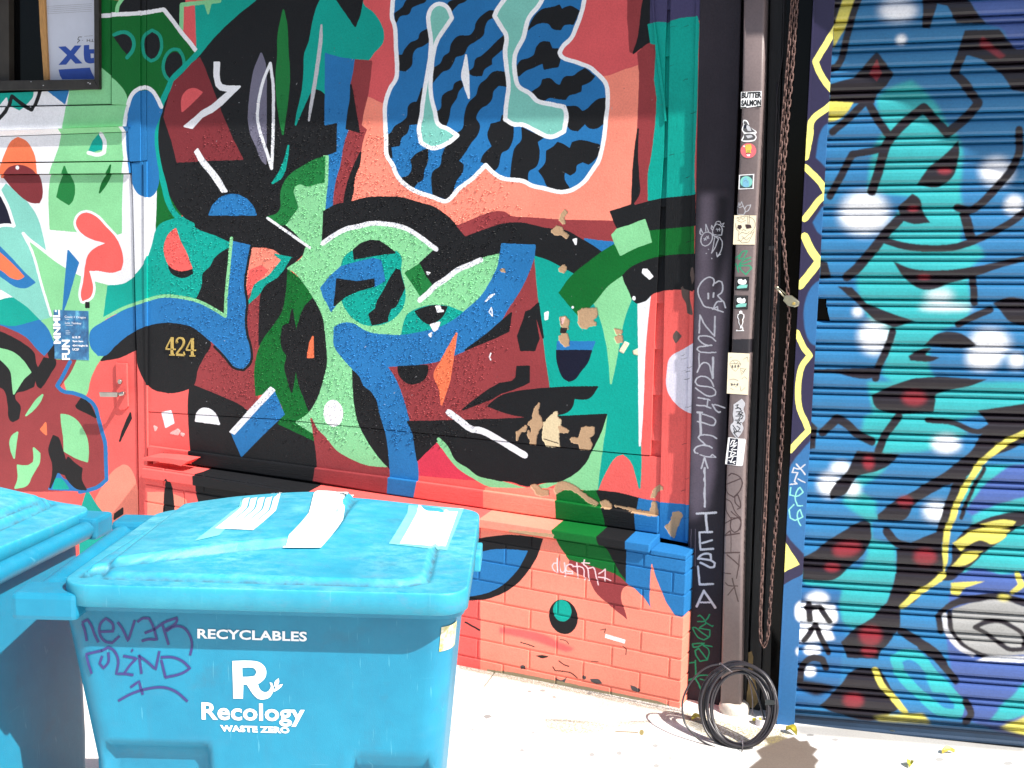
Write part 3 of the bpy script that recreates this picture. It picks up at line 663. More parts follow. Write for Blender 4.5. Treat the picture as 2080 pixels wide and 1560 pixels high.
PILASTER = """
PG fZ b=8 o=0.85: 1424,395 1480,395 1475,540 1460,800 1450,960 1440,1000 1402,1030 1410,700 1415,560
PB fZ b=10: 1450,390 1490,390 1480,520 1445,640
PG fZ b=9 o=0.8: 1405,900 1440,880 1448,960 1440,1030 1402,1060
CW sq w=11.0: 205,370 200,430 225,470 260,480 310,450 340,390 335,340 290,308 240,325 210,365
CW sq w=11.0: 205,345 190,330 200,270 222,320
CW sq w=11.0: 260,300 262,215 295,300
CW sq w=9.8: 235,390 265,410
CW sq w=9.8: 262,380 240,412
CW sq w=9.8: 270,365 298,390
CW sq w=9.8: 295,360 275,395
CW sq w=9.8: 345,350 370,365 415,395 380,480 332,568 350,480 370,370
CW sq w=9.8: 372,365 430,375 458,430 455,500 430,570 400,612 390,560
CW sq w=9.8: 400,612 440,580
CW sq w=9.8: 340,290 345,340 390,350 450,348 458,270 435,225 390,215 360,250 345,290 325,270 335,230 350,260
CW sq w=7.3: 370,230 390,190 430,180 448,215 480,200 460,240 485,245
CW sq w=7.3: 395,265 405,300
CW sq w=7.3: 425,260 430,300
CW sq w=7.3: 385,282 440,275
CW eq: 293,522 6,6
CW eq: 267,573 8,6
CW eq: 333,635 6,10
CW sq w=15.9: 348,965 362,920 350,880 310,862 250,880 190,950 165,1020 175,1090 210,1160 245,1215 320,1235 400,1260 470,1285
CW sq w=15.9: 372,935 420,905 455,920 465,990 450,1050 405,1085 440,1130 480,1170 500,1235
CW sq w=14.6: 455,1155 400,1160 370,1200 345,1255 400,1215 410,1270
CW sq w=22.0: 290,1060 290,1120
CW sq w=22.0: 355,1055 350,1105
CW zr w=17.1: 190,120 180,340
CW zr w=17.1: 195,130 230,210 270,270 350,360
CW zr w=19.5: 372,140 365,378
CW sr w=15.9: 380,440 330,395 240,375 180,380 170,410 200,450 260,485 335,492 240,500 170,515 155,540 190,570 270,580 380,578
CW zr w=14.6: 180,590 178,660 180,760
CW sr w=15.9: 155,820 180,760 210,715 250,700 300,730 320,800 345,890
CW zr w=26.8: 350,640 345,780 345,890
CW sr w=15.9: 355,990 320,920 270,880 200,870 145,900 130,940 160,975 250,990 340,1010 380,1050 375,1095 320,1112 260,1100 200,1060 135,1010
CW zr w=17.1: 165,1130 290,1150 310,1160
CW zr w=17.1: 150,1220 240,1225 320,1255
CW zr w=17.1: 285,1160 275,1240
CW sr w=15.9: 345,1215 380,1215 430,1230 490,1255
CW sr w=17.1: 340,1210 380,1280 420,1310 435,1300
CW zr w=24.4: 155,1305 215,1310
CW zs w=29.3: 190,110 200,380
CW ss w=15.9: 160,220 230,235 300,260 360,265 380,220 360,180 290,150 220,130
CW ss w=17.1: 390,425 340,395 260,380 190,385 170,415 200,450 240,490 260,510
CW ss w=17.1: 335,540 300,520 200,510 140,535 118,570 130,600 165,608
CW ss w=13.4: 190,625 260,645 380,655 340,620 320,640
CW zs w=19.5: 245,660 205,790
CW zs w=19.5: 245,660 285,785
CW ss w=12.2: 240,780 235,830 250,880 235,930 255,980 240,1050 235,1100 245,1180 240,1260
CW zs w=17.1: 250,780 250,900 250,1260
CW zt w=26.8: 150,142 385,128
CW zt w=29.3: 258,140 275,345
CW zt w=24.4: 182,370 335,365
CW zt w=24.4: 182,370 195,580 350,570
CW zt w=24.4: 215,500 335,465
CW st w=24.4: 325,695 320,640 270,625 200,650 165,690 230,695 320,710 370,745 360,790 310,795 250,765 195,740
CW zt w=24.4: 165,785 185,1005 350,998
CW zt w=29.3: 150,1270 235,1080 375,1285
CW zt w=19.5: 195,1222 310,1222
CG su w=15.9: 365,290 345,335 300,370 220,375
CG su w=14.6: 225,310 250,300 300,350 320,390
CG su w=13.4: 320,390 400,435 410,425
CG su w=14.6: 320,400 260,440 240,460 300,465 370,480 360,560 300,600 230,570 180,500 155,450 180,445 260,500 345,560
CG su w=15.9: 300,640 230,640 160,650 170,690 230,680 290,645
CG su w=13.4: 290,660 395,680
CG su w=15.9: 230,700 190,730 205,790 250,860 340,840 290,780 230,700
CG su w=13.4: 290,670 340,700 360,745 340,830
CG su w=17.1: 95,885 190,870
CG su w=17.1: 190,850 200,1000 200,1080 230,1130 255,1195
CG su w=22.0: 75,1095 190,1070
CG su w=14.6: 190,1060 250,1030 350,1030
CG su w=12.2: 250,1075 300,1090
PG sZ w=1: 1404,1075 1403,1110 1402,1185
PG sZ w=1: 1412,1075 1412,1150
"""
CONDUIT = """
PB fZ: 1470,689 1535,689 1535,717 1470,717
MK ss w=14: 540,880 570,850 620,860 690,910 705,990 660,1080 600,1140 530,1090 495,990 690,910
MK ss w=14: 645,1285 685,1270 680,1190 650,1110 615,1130 620,1200 670,1260
MK ss w=12: 570,1310 600,1340 650,1380 690,1440 680,1540
MK ss w=12: 500,1160 560,1190 610,1300 680,1390 560,1390 510,1300 495,1190
MK st w=14: 480,270 560,220 680,180
MK st w=14: 570,190 570,330 610,370 660,340 690,250 680,190
MK zt w=16: 480,410 560,350 570,400
MK zt w=18: 485,410 670,380
MK zt w=9: 570,390 568,600
MK zt w=18: 470,620 670,612
MK zt w=16: 520,640 665,765
MK zt w=14: 670,640 665,770 635,930
MK zt w=14: 475,640 460,860 565,875
MK zt w=16: 585,930 620,1080 655,1210
MK st w=14: 500,980 540,1015 650,1020
MK zt w=14: 605,1040 530,1130
LGR sG w=6: 1828,115 1850,125 1880,115 1895,160 1880,185 1830,180 1828,130
LGR sG w=6: 1835,120 1842,85 1850,110 1865,78 1878,115
LGR sG w=6: 1890,140 1910,110 1940,105 1920,150 1890,165
CG sG w=10: 1810,540 1850,510 1880,480 1910,480 1880,540 1840,545 1860,500
CG sG w=10: 1800,610 1820,580 1840,650 1830,620 1870,560 1940,530
CG sG w=10: 1860,600 1930,600 1945,620 1900,670 1860,630 1850,590 1940,560
"""
GROUND = """
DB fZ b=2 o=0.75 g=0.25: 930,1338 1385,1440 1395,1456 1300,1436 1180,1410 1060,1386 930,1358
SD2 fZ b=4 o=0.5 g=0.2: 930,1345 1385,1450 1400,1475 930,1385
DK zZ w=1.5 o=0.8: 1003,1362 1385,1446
ASP fZ b=1.5: 1490,1600 1520,1560 1545,1540 1535,1525 1560,1512 1552,1500 1580,1494 1600,1500 1612,1496 1625,1506 1640,1504 1648,1516 1662,1522 1652,1534 1664,1545 1656,1556 1668,1600
MOS fZ b=1.5 g=0.4 o=0.8: 1385,1445 1420,1450 1500,1475 1580,1480 1610,1495 1560,1515 1500,1520 1440,1500 1390,1470
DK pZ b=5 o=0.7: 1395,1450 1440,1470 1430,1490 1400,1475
MOS fZ b=1 g=0.3 o=0.7: 1105,1462 1150,1460 1230,1470 1320,1463 1320,1470 1232,1480 1206,1490 1150,1490 1110,1480
DK sZ w=4 b=1 o=0.6 g=0.3: 1108,1462 1180,1466 1260,1466 1330,1465
SD2 sZ w=3: 1250,1486 1295,1488
MOS eZ: 1303,1488 5,6
DK pZ o=0.7: 980,1455 992,1451 1000,1456 988,1461
DK eZ o=0.6: 960,1483 3,2
DK eZ o=0.6: 993,1485 3,2
DK eZ o=0.6: 1075,1405 4,2
DK eZ o=0.6: 1102,1403 5,2.4
DK eZ o=0.6: 1125,1416 4,2
DK eZ o=0.6: 1197,1409 5,3
DK eZ o=0.6: 1082,1489 5,2
DK eZ o=0.6: 1060,1524 5,3
DK eZ o=0.6: 1202,1533 6,4
DK eZ o=0.6: 1257,1530 6,4
DK eZ o=0.6: 1331,1515 6,3.5
DK eZ o=0.6: 1333,1556 6,4
DK eZ o=0.5: 1360,1540 5,3
DK eZ o=0.5: 1216,1447 5,2
DK eZ o=0.6: 1696,1503 7,3
DK eZ o=0.6: 1645,1494 8,3
DK eZ o=0.6: 1908,1543 9,4
DK eZ o=0.6: 2047,1551 10,4
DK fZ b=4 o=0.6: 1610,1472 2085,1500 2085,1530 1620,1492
Y pZ b=2 o=0.5: 990,1408 1003,1412 1012,1414 998,1416
ASP pZ b=2 o=0.35 g=0.3: 1360,1470 1440,1500 1480,1520 1560,1530 1545,1540 1440,1522
DK eZ o=0.21 b=1: 1007,1487 1.3,0.7
DK eZ o=0.25 b=1: 1382,1536 2.5,0.8
DK eZ o=0.28 b=1: 1087,1460 1.2,0.8
DK eZ o=0.37 b=1: 1341,1536 2.6,0.8
DK eZ o=0.23 b=1: 1248,1527 2.7,1.3
DK eZ o=0.18 b=1: 1238,1520 2.0,0.7
DK eZ o=0.27 b=1: 1001,1552 2.7,1.0
DK eZ o=0.23 b=1: 1378,1508 2.8,1.3
DK eZ o=0.28 b=1: 1150,1511 1.9,0.7
DK eZ o=0.23 b=1: 1333,1445 1.1,1.1
DK eZ o=0.23 b=1: 1205,1496 1.7,1.4
DK eZ o=0.21 b=1: 1149,1464 2.3,0.8
DK eZ o=0.24 b=1: 1303,1478 2.1,1.3
DK eZ o=0.19 b=1: 988,1467 2.5,1.1
DK eZ o=0.21 b=1: 1112,1461 1.9,0.6
DK eZ o=0.32 b=1: 1372,1554 2.5,1.4
DK eZ o=0.17 b=1: 1092,1555 2.6,0.9
DK eZ o=0.37 b=1: 1245,1538 1.6,0.8
DK eZ o=0.26 b=1: 1022,1485 2.9,0.9
DK eZ o=0.17 b=1: 980,1460 2.6,0.9
DK eZ o=0.23 b=1: 1004,1557 1.8,0.8
DK eZ o=0.18 b=1: 985,1460 2.4,0.7
DK eZ o=0.18 b=1: 1185,1469 3.0,0.7
DK eZ o=0.28 b=1: 1315,1489 3.0,1.0
DK eZ o=0.22 b=1: 1148,1444 1.8,0.8
DK eZ o=0.36 b=1: 1342,1499 1.1,0.8
DK eZ o=0.22 b=1: 1055,1467 2.7,0.7
DK eZ o=0.18 b=1: 1386,1507 3.0,0.9
DK eZ o=0.36 b=1: 1260,1534 2.5,1.0
DK eZ o=0.19 b=1: 1057,1544 2.8,1.3
DK eZ o=0.24 b=1: 1262,1535 2.3,1.3
DK eZ o=0.28 b=1: 1261,1522 1.5,1.3
DK eZ o=0.37 b=1: 994,1556 2.9,1.1
DK eZ o=0.18 b=1: 1373,1455 2.9,1.1
DK eZ o=0.18 b=1: 1036,1516 2.1,1.2
DK eZ o=0.37 b=1: 1060,1440 2.8,0.6
DK eZ o=0.36 b=1: 1013,1537 2.6,1.3
DK eZ o=0.29 b=1: 1364,1464 2.3,0.9
DK eZ o=0.36 b=1: 1315,1496 2.1,0.6
DK eZ o=0.17 b=1: 1233,1498 2.7,1.1
DK eZ o=0.20 b=1: 1812,1547 2.0,0.6
DK eZ o=0.35 b=1: 2007,1509 2.1,0.9
DK eZ o=0.34 b=1: 1790,1517 2.0,1.4
DK eZ o=0.19 b=1: 1708,1539 2.8,1.0
DK eZ o=0.26 b=1: 2020,1547 1.1,1.3
DK eZ o=0.21 b=1: 1786,1551 1.8,1.2
DK eZ o=0.20 b=1: 2027,1514 1.3,1.0
DK eZ o=0.24 b=1: 1887,1554 2.4,0.6
DK eZ o=0.23 b=1: 1888,1531 2.4,1.0
DK eZ o=0.18 b=1: 1763,1551 1.7,1.2
DK eZ o=0.38 b=1: 1923,1542 2.2,0.9
DK eZ o=0.37 b=1: 1856,1555 1.6,1.3
DK eZ o=0.34 b=1: 1917,1529 1.3,1.2
DK eZ o=0.24 b=1: 1938,1512 1.2,0.7
DK eZ o=0.34 b=1: 1734,1554 1.7,1.1
DK eZ o=0.24 b=1: 1920,1510 1.8,1.3
DK eZ o=0.20 b=1: 1934,1522 1.6,0.6
DK eZ o=0.17 b=1: 2058,1550 2.6,1.2
DK eZ o=0.37 b=1: 1726,1537 2.0,1.1
DK eZ o=0.37 b=1: 1979,1558 1.2,1.1
DK eZ o=0.31 b=1: 1972,1538 2.7,0.8
DK eZ o=0.37 b=1: 1830,1537 2.8,1.2
DK eZ o=0.23 b=1: 1756,1522 2.3,1.4
DK eZ o=0.36 b=1: 1828,1527 2.6,0.8
DK eZ o=0.25 b=1: 1665,1515 2.1,1.2
"""  # the broad DK strip below the shutter's bottom bar is painted shade
# ------------------------------------------------------------------ mesh builder and scene bookkeeping
class MB:
    def __init__(s): s.v, s.f, s.m, s.sm = [], [], [], []
    def add(s, pts): 
        k = len(s.v); s.v += [Vector(p) for p in pts]; return k
    def face(s, idx, m=0, smooth=False): s.f.append(tuple(idx)); s.m.append(m); s.sm.append(smooth)
    def poly(s, pts, m=0): k = s.add(pts); s.face(range(k, k + len(pts)), m)
    def fill(s, loops, m=0):                       # tessellated outline with holes
        loops = [[Vector(p) for p in l] for l in loops]; k = s.add([p for l in loops for p in l])
        for t in tessellate_polygon(loops): s.face([k + i for i in t], m)
    def prism(s, pts, vec, m=0, ms=None, taper=None):
        n = len(pts); k = s.add(pts); vec = Vector(vec); c = sum((Vector(p) for p in pts), Vector()) / n
        back = [Vector(p) + vec for p in pts]; s.add(back); ms = m if ms is None else ms
        s.face(range(k, k + n), m); s.face([k + n + i for i in reversed(range(n))], ms)
        for i in range(n): j = (i + 1) % n; s.face([k + i, k + n + i, k + n + j, k + j], ms)
    def box(s, o, a, b, c, m=0):
        o, a, b, c = map(Vector, (o, a, b, c)); s.prism([o, o + a, o + a + b, o + b], c, m)
    def tube(s, path, r, n=8, closed=False, m=0, flat=None):
        path = [Vector(p) for p in path]; N = len(path); k0 = len(s.v); rr = r if hasattr(r, '__len__') else [r] * N
        t0 = (path[1] - path[0]).normalized(); ref = Vector((0, 0, 1)) if abs(t0.z) < .9 else Vector((1, 0, 0)); u = t0.cross(ref).normalized()
        for i, p in enumerate(path):
            a = path[i - 1] if (i or closed) else p; b = path[(i + 1) % N] if (i < N - 1 or closed) else p
            t = (b - a).normalized(); u = (u - t * u.dot(t)).normalized(); w = t.cross(u)
            for j in range(n):
                an = 2 * math.pi * j / n; s.v.append(p + (u * math.cos(an) + w * math.sin(an)) * rr[i])
        for i in range(N if closed else N - 1):
            for j in range(n):
                q = (i + 1) % N; s.face([k0 + i*n + j, k0 + i*n + (j+1) % n, k0 + q*n + (j+1) % n, k0 + q*n + j], m, True)
        if not closed:
            s.face([k0 + j for j in reversed(range(n))], m); s.face([k0 + (N-1)*n + j for j in range(n)], m)
    def rings(s, rings, m=0, cap0=False, cap1=False, smooth=True):
        n = len(rings[0]); k = len(s.v)
        for rg in rings: s.v += [Vector(p) for p in rg]
        for i in range(len(rings) - 1):
            for j in range(n): s.face([k + i*n + j, k + i*n + (j+1) % n, k + (i+1)*n + (j+1) % n, k + (i+1)*n + j], m, smooth)
        if cap0: s.face([k + j for j in reversed(range(n))], m)
        if cap1: s.face([k + (len(rings)-1)*n + j for j in range(n)], m)
    def grid(s, G, m=0, smooth=True):
        nr, nc = len(G), len(G[0]); k = len(s.v)
        for row in G: s.v += [Vector(p) for p in row]
        for i in range(nr - 1):
            for j in range(nc - 1): s.face([k + i*nc + j, k + i*nc + j + 1, k + (i+1)*nc + j + 1, k + (i+1)*nc + j], m, smooth)
    def build(s, name, mats, root=None, canvas=None, bevel=0.0, kind=None, weld=False, fixn=True):
        if not isinstance(mats, (list, tuple)): mats = [mats]
        if root is not None: org = Vector(root['_w']) if '_w' in root else Vector((0, 0, 0))
        else:
            xs = [v.x for v in s.v]; ys = [v.y for v in s.v]; zs = [v.z for v in s.v]
            org = Vector(((min(xs) + max(xs)) / 2, (min(ys) + max(ys)) / 2, min(zs)))
        me = bpy.data.meshes.new(name); me.from_pydata([v - org for v in s.v], [], s.f)
        for mt in mats: me.materials.append(mt)
        me.polygons.foreach_set('material_index', s.m); me.polygons.foreach_set('use_smooth', s.sm)
        if bevel or weld or fixn:
            bm = bmesh.new(); bm.from_mesh(me)
            if weld: bmesh.ops.remove_doubles(bm, verts=bm.verts, dist=1e-5)
            if bevel:
                bmesh.ops.remove_doubles(bm, verts=bm.verts, dist=1e-6)
                es = [e for e in bm.edges if len(e.link_faces) == 2 and e.calc_face_angle(0) > 0.6]
                bmesh.ops.bevel(bm, geom=es, offset=bevel, segments=2, profile=0.6, affect='EDGES', clamp_overlap=True)
            if fixn: bmesh.ops.recalc_face_normals(bm, faces=bm.faces)
            bm.to_mesh(me); bm.free()
        if canvas is not None:
            uvl = me.uv_layers.new(name='paint'); co = np.empty(len(me.vertices) * 3, np.float32); me.vertices.foreach_get('co', co)
            co = co.reshape(-1, 3) + np.array(org, np.float32); li = np.empty(len(me.loops), np.int32); me.loops.foreach_get('vertex_index', li)
            if canvas.ground: u = co[:, 0]; v = co[:, 1]
            else:
                d = co - np.array(canvas.plane.P, np.float32); u = d @ np.array(canvas.plane.U, np.float32); v = d @ np.array(canvas.plane.V, np.float32)
            UV = np.stack([(u - canvas.u0) / (canvas.u1 - canvas.u0), (v - canvas.v0) / (canvas.v1 - canvas.v0)], 1)[li]
            uvl.data.foreach_set('uv', UV.astype(np.float32).ravel())
        me.update(); o = bpy.data.objects.new(name, me); COL.objects.link(o)
        if root is None: o.location = org; o['_w'] = tuple(org)
        else:
            o.parent = root; o['_w'] = tuple(org)
        if kind: o['kind'] = kind
        return o
def tag(o, label=None, cat=None, group=None, kind=None):
    if label: o['label'] = label
    if cat: o['category'] = cat
    if group: o['group'] = group
    if kind: o['kind'] = kind
    return o
def thing(name, label, cat, loc, group=None):
    o = bpy.data.objects.new(name, None); COL.objects.link(o); o.location = Vector(loc); o.empty_display_size = 0.1; o['_w'] = tuple(loc)
    return tag(o, label, cat, group)
def pts(frame, txt): return parse_pts(frame, txt)
def onY(P, Y): return [at(x, y, Y) for x, y in P]
def on(P, plane, off=0.0): return [plane.hit(x, y, off) for x, y in P]
def slab(name, P, Y, depth, mat, root=None, canvas=None, bevel=0.0015):
    b = MB(); b.prism(onY(P, Y), (0, depth, 0)); return b.build(name, mat, root, canvas, bevel)
def print_poly(b, P, plane, off, m=0, n=6, smooth=True, holes=()):
    C = curve(P, True, n) if smooth else P
    b.fill([on(C, plane, off)] + [on(curve(h, True, n), plane, off) for h in holes], m)
def print_line(b, P, w, plane, off, m=0, smooth=True, n=4):     # flat pen stroke as one mitred strip
    P = curve(P, False, n) if smooth else np.asarray(P, float)
    L, Rr = [], []
    for i in range(len(P)):
        a = P[max(i - 1, 0)]; c = P[min(i + 1, len(P) - 1)]; d = c - a; d = d / (np.linalg.norm(d) + 1e-9); nn = np.array([-d[1], d[0]]) * w / 2
        L.append(P[i] + nn); Rr.append(P[i] - nn)
    b.grid([on(L, plane, off), on(Rr, plane, off)], m, False)
_txt = {}
def text_tris(s, bold=0.0, spacing=1.0):
    key = (s, bold, spacing)
    if key not in _txt:
        cu = bpy.data.curves.new('t', 'FONT'); cu.body = s; cu.size = 1; cu.offset = bold; cu.space_character = spacing; cu.resolution_u = 3; cu.fill_mode = 'FRONT'
        o = bpy.data.objects.new('t', cu); COL.objects.link(o); bpy.context.view_layer.update()
        me = o.to_mesh(); me.calc_loop_triangles()
        V = np.array([v.co[:2] for v in me.vertices]); T = [tuple(t.vertices) for t in me.loop_triangles]
        o.to_mesh_clear(); bpy.data.objects.remove(o); bpy.data.curves.remove(cu); _txt[key] = (V, T)
    return _txt[key]
def print_text(b, s, bl, br, tl, plane, off, m=0, bold=0.02, spacing=1.0):  # fits the text's box to three photo corners
    V, T = text_tris(s, bold, spacing); lo, hi = V.min(0), V.max(0); N = (V - lo) / (hi - lo)
    bl, br, tl = (np.array(p, float) for p in (bl, br, tl)); Q = bl + N[:, :1] * (br - bl) + N[:, 1:] * (tl - bl)
    k = b.add(on(Q, plane, off))
    for t in T: b.face([k + i for i in t], m)

# ------------------------------------------------------------------ materials
def new_mat(name):
    m = bpy.data.materials.new(name); m.use_nodes = True; t = m.node_tree; p = t.nodes['Principled BSDF']; return m, t, p
def noise(t, scale, detail=4, vec=None, rough=0.6, dim='3D'):
    n = t.nodes.new('ShaderNodeTexNoise'); n.inputs['Scale'].default_value = scale; n.inputs['Detail'].default_value = detail; n.inputs['Roughness'].default_value = rough
    if vec: t.links.new(vec, n.inputs['Vector'])
    return n
def ramp(t, src, stops):
    r = t.nodes.new('ShaderNodeValToRGB'); e = r.color_ramp.elements
    while len(e) < len(stops): e.new(0.5)
    for k, (p, c) in enumerate(stops): e[k].position = p; e[k].color = (*([c] * 3 if not hasattr(c, '__len__') else c), 1)
    t.links.new(src, r.inputs[0]); return r
def mix(t, kind, fac, a, b):
    n = t.nodes.new('ShaderNodeMix'); n.data_type = 'RGBA'; n.blend_type = kind
    if hasattr(fac, 'links') or hasattr(fac, 'is_output'): t.links.new(fac, n.inputs[0])
    else: n.inputs[0].default_value = fac
    for v, i in ((a, 6), (b, 7)):
        if hasattr(v, 'is_output'): t.links.new(v, n.inputs[i])
        else: n.inputs[i].default_value = (*v, 1)
    return n.outputs[2]
def bump(t, p, h, dist, strength=1.0, prev=None):
    b = t.nodes.new('ShaderNodeBump'); b.inputs['Distance'].default_value = dist; b.inputs['Strength'].default_value = strength
    t.links.new(h, b.inputs['Height'])
    if prev: t.links.new(prev.outputs[0], b.inputs['Normal'])
    t.links.new(b.outputs[0], p.inputs['Normal']); return b
def geo_pos(t): return t.nodes.new('ShaderNodeNewGeometry').outputs['Position']
def scaled(t, vec, sc):
    m = t.nodes.new('ShaderNodeMapping'); m.inputs['Scale'].default_value = sc; t.links.new(vec, m.inputs[0]); return m.outputs[0]
def painted(name, cv, rough=0.5, grit=0.25, chips=False, wood=False, spec=0.16, fine=0.0004, uneven=0.0, wob=0.0011):
    m, t, p = new_mat(name); img = t.nodes.new('ShaderNodeTexImage'); img.image = cv.image(name); img.extension = 'EXTEND'; img.interpolation = 'Linear'
    img.image.alpha_mode = 'CHANNEL_PACKED'
    uv = t.nodes.new('ShaderNodeUVMap'); uv.uv_map = 'paint'; pos = geo_pos(t)
    wn = noise(t, 38, 4, pos, .6); wv = t.nodes.new('ShaderNodeVectorMath'); wv.operation = 'MULTIPLY_ADD'   # hand-painted edges wander a little
    t.links.new(wn.outputs[1], wv.inputs[0]); wv.inputs[1].default_value = (wob * 4 / (cv.u1 - cv.u0), wob * 4 / (cv.v1 - cv.v0), 0); wu = t.nodes.new('ShaderNodeVectorMath'); wu.operation = 'SUBTRACT'
    wu.inputs[1].default_value = (wob * 2 / (cv.u1 - cv.u0), wob * 2 / (cv.v1 - cv.v0), 0); t.links.new(uv.outputs[0], wv.inputs[2]); t.links.new(wv.outputs[0], wu.inputs[0]); t.links.new(wu.outputs[0], img.inputs[0])
    d1 = noise(t, 3.5, 6, pos, 0.65); c = mix(t, 'MULTIPLY', 1.0, img.outputs[0], ramp(t, d1.outputs[0], [(0.3, 1 - grit), (0.62, 1.0)]).outputs[0])
    d2 = noise(t, 160, 3, pos); c = mix(t, 'MULTIPLY', 1.0, c, ramp(t, d2.outputs[0], [(0.25, 0.84), (0.6, 1.0)]).outputs[0])
    t.links.new(c, p.inputs['Base Color']); p.inputs['Roughness'].default_value = rough; p.inputs['Specular IOR Level'].default_value = spec
    f = noise(t, 320, 3, pos); b = bump(t, p, f.outputs[0], fine)
    if wood:
        w = noise(t, 22, 5, scaled(t, pos, (1, 1, 14) if wood == 'h' else (14, 14, 1)), 0.7); b = bump(t, p, w.outputs[0], 0.0012, 1.0, b)
    if uneven:
        un = noise(t, 95, 5, pos, .7); b = bump(t, p, un.outputs[0], uneven, 1.0, b)
    if chips:                                      # torn facing lies deeper, pasted scraps stand proud
        b = bump(t, p, img.outputs[1], 0.004, 1.0, b)
    return m
def plain(name, rgb, rough=0.6, var=0.2, scale=8, bumpd=0.0005, bscale=150, metal=0.0, spec=0.4, alt=None, stretch=None, spots=None):
    m, t, p = new_mat(name); pos = geo_pos(t); base = lin(rgb) if max(rgb) > 1.001 else np.array(rgb)
    v = scaled(t, pos, stretch) if stretch else pos
    n = noise(t, scale, 6, v, 0.65); a = base * (1 - var); b = np.minimum(base * (1 + var), 0.95) if alt is None else lin(alt)
    c = ramp(t, n.outputs[0], [(0.3, tuple(a)), (0.68, tuple(b))]).outputs[0]
    if spots:
        s = noise(t, spots[1], 3, pos); c = mix(t, 'MIX', ramp(t, s.outputs[0], [(spots[2], 0.0), (spots[2] + .04, 1.0)]).outputs[0], c, tuple(lin(spots[0])))
    t.links.new(c, p.inputs['Base Color']); p.inputs['Roughness'].default_value = rough; p.inputs['Metallic'].default_value = metal; p.inputs['Specular IOR Level'].default_value = spec
    if bumpd: bump(t, p, noise(t, bscale, 4, v).outputs[0], bumpd)
    return m
_ink = {}
def ink(key, rough=0.6):
    if key not in _ink:
        _ink[key] = plain('ink_' + (key.lower() if isinstance(key, str) else 'custom'), PAL[key] if isinstance(key, str) else key, rough, 0.06, 30, 0.0002)
    return _ink[key]
# ------------------------------------------------------------------ paint canvases
def u_of(plane, x, y): return plane.uv(plane.hit(x, y))[0]
CV_W = Canvas(PW, -5.6, -0.95, 0.30, 2.62, 760, 'R'); CV_W.px[..., 3] = .5; CV_W.paint(MURAL, 3.8, True); relief_a = CV_W.px[..., 3].copy(); CV_W.px[..., 3] = 0.0
# where grit is trowelled into the paint (alpha = relief mask)
CV_W.put([CV_W.pix(curve(np.array([[380, 330], [470, 240], [620, 230], [800, 260], [960, 290], [1030, 400], [1040, 560], [1000, 720], [1010, 860], [860, 900], [700, 890], [560, 860], [430, 800], [390, 700], [330, 640], [320, 480], [360, 420]]), True))], 1.0, 40, 1.0, 'a')
CV_W.put([CV_W.pix(np.array([[480, 300], [960, 330], [970, 800], [600, 830], [470, 760], [420, 560]]))], 1.0, 24, 1.0, 'a')
nib_mask = CV_W.px[..., 3].copy(); CV_W.px[..., 3] = relief_a
# loose flakes and scuffs all over the old paint
for k in range(420):
    x, y = rng.uniform(300, 1340), rng.uniform(60, 930); a = rng.uniform(0, 6.28); L = rng.uniform(1, 5); w = rng.uniform(.6, 1.6)
    q = np.array([[x, y], [x + L * math.cos(a), y + L * math.sin(a)], [x + L * math.cos(a) + w, y + L * math.sin(a) + w]])
    CV_W.put([CV_W.pix(q)], lin(PAL['DK'] if k % 4 else PAL['LGR']), 0, rng.uniform(.35, .8))
for k in range(26):                               # cracks in the corner board and the right-hand sheet
    x, y = rng.uniform(1355, 1405), rng.uniform(20, 1060); L = rng.uniform(6, 16)
    CV_W.put([CV_W.pix(r) for r in ribbon(np.array([[x, y], [x + L * .5, y - 1 + rng.uniform(-2, 1)], [x + L, y - 3]]), rng.uniform(.6, 1.5))], lin((30, 30, 32)), 0, .7)
CV_P = Canvas(PP, -3.6, -0.95, -0.05, 0.70, 760, 'SA'); CV_P.paint(PLINTH, 1.6)
us0, us1 = u_of(PS, 1600, 700) - .1, u_of(PS, 2085, 700) + .9
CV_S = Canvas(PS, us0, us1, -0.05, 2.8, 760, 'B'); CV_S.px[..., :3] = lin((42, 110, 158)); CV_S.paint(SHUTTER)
CV_G = Canvas(PGU, u_of(PGU, 1560, 1480) - .15, u_of(PGU, 1720, 0) + .1, -0.05, 2.45, 700, 'NV'); CV_G.paint(GUIDE)
CV_B = Canvas(PPI, at(1380, 1440, PIL_Y).x - .05, at(1520, 0, PIL_Y).x + .1, -0.05, 2.5, 700, 'K'); CV_B.px[..., :3] = lin((50, 46, 54)); CV_B.paint(PILASTER)
CV_C = Canvas(PCO, at(1450, 1440, CON_Y).x - .05, at(1570, 0, CON_Y).x + .05, -0.05, 2.5, 900, 'BRN'); CV_C.px[..., :3] = lin((122, 108, 108)); CV_C.paint(CONDUIT)
CV_F = Canvas(None, -2.3, 0.6, 2.3, 4.1, 420, 'SD', ground=True); CV_F.paint(GROUND)

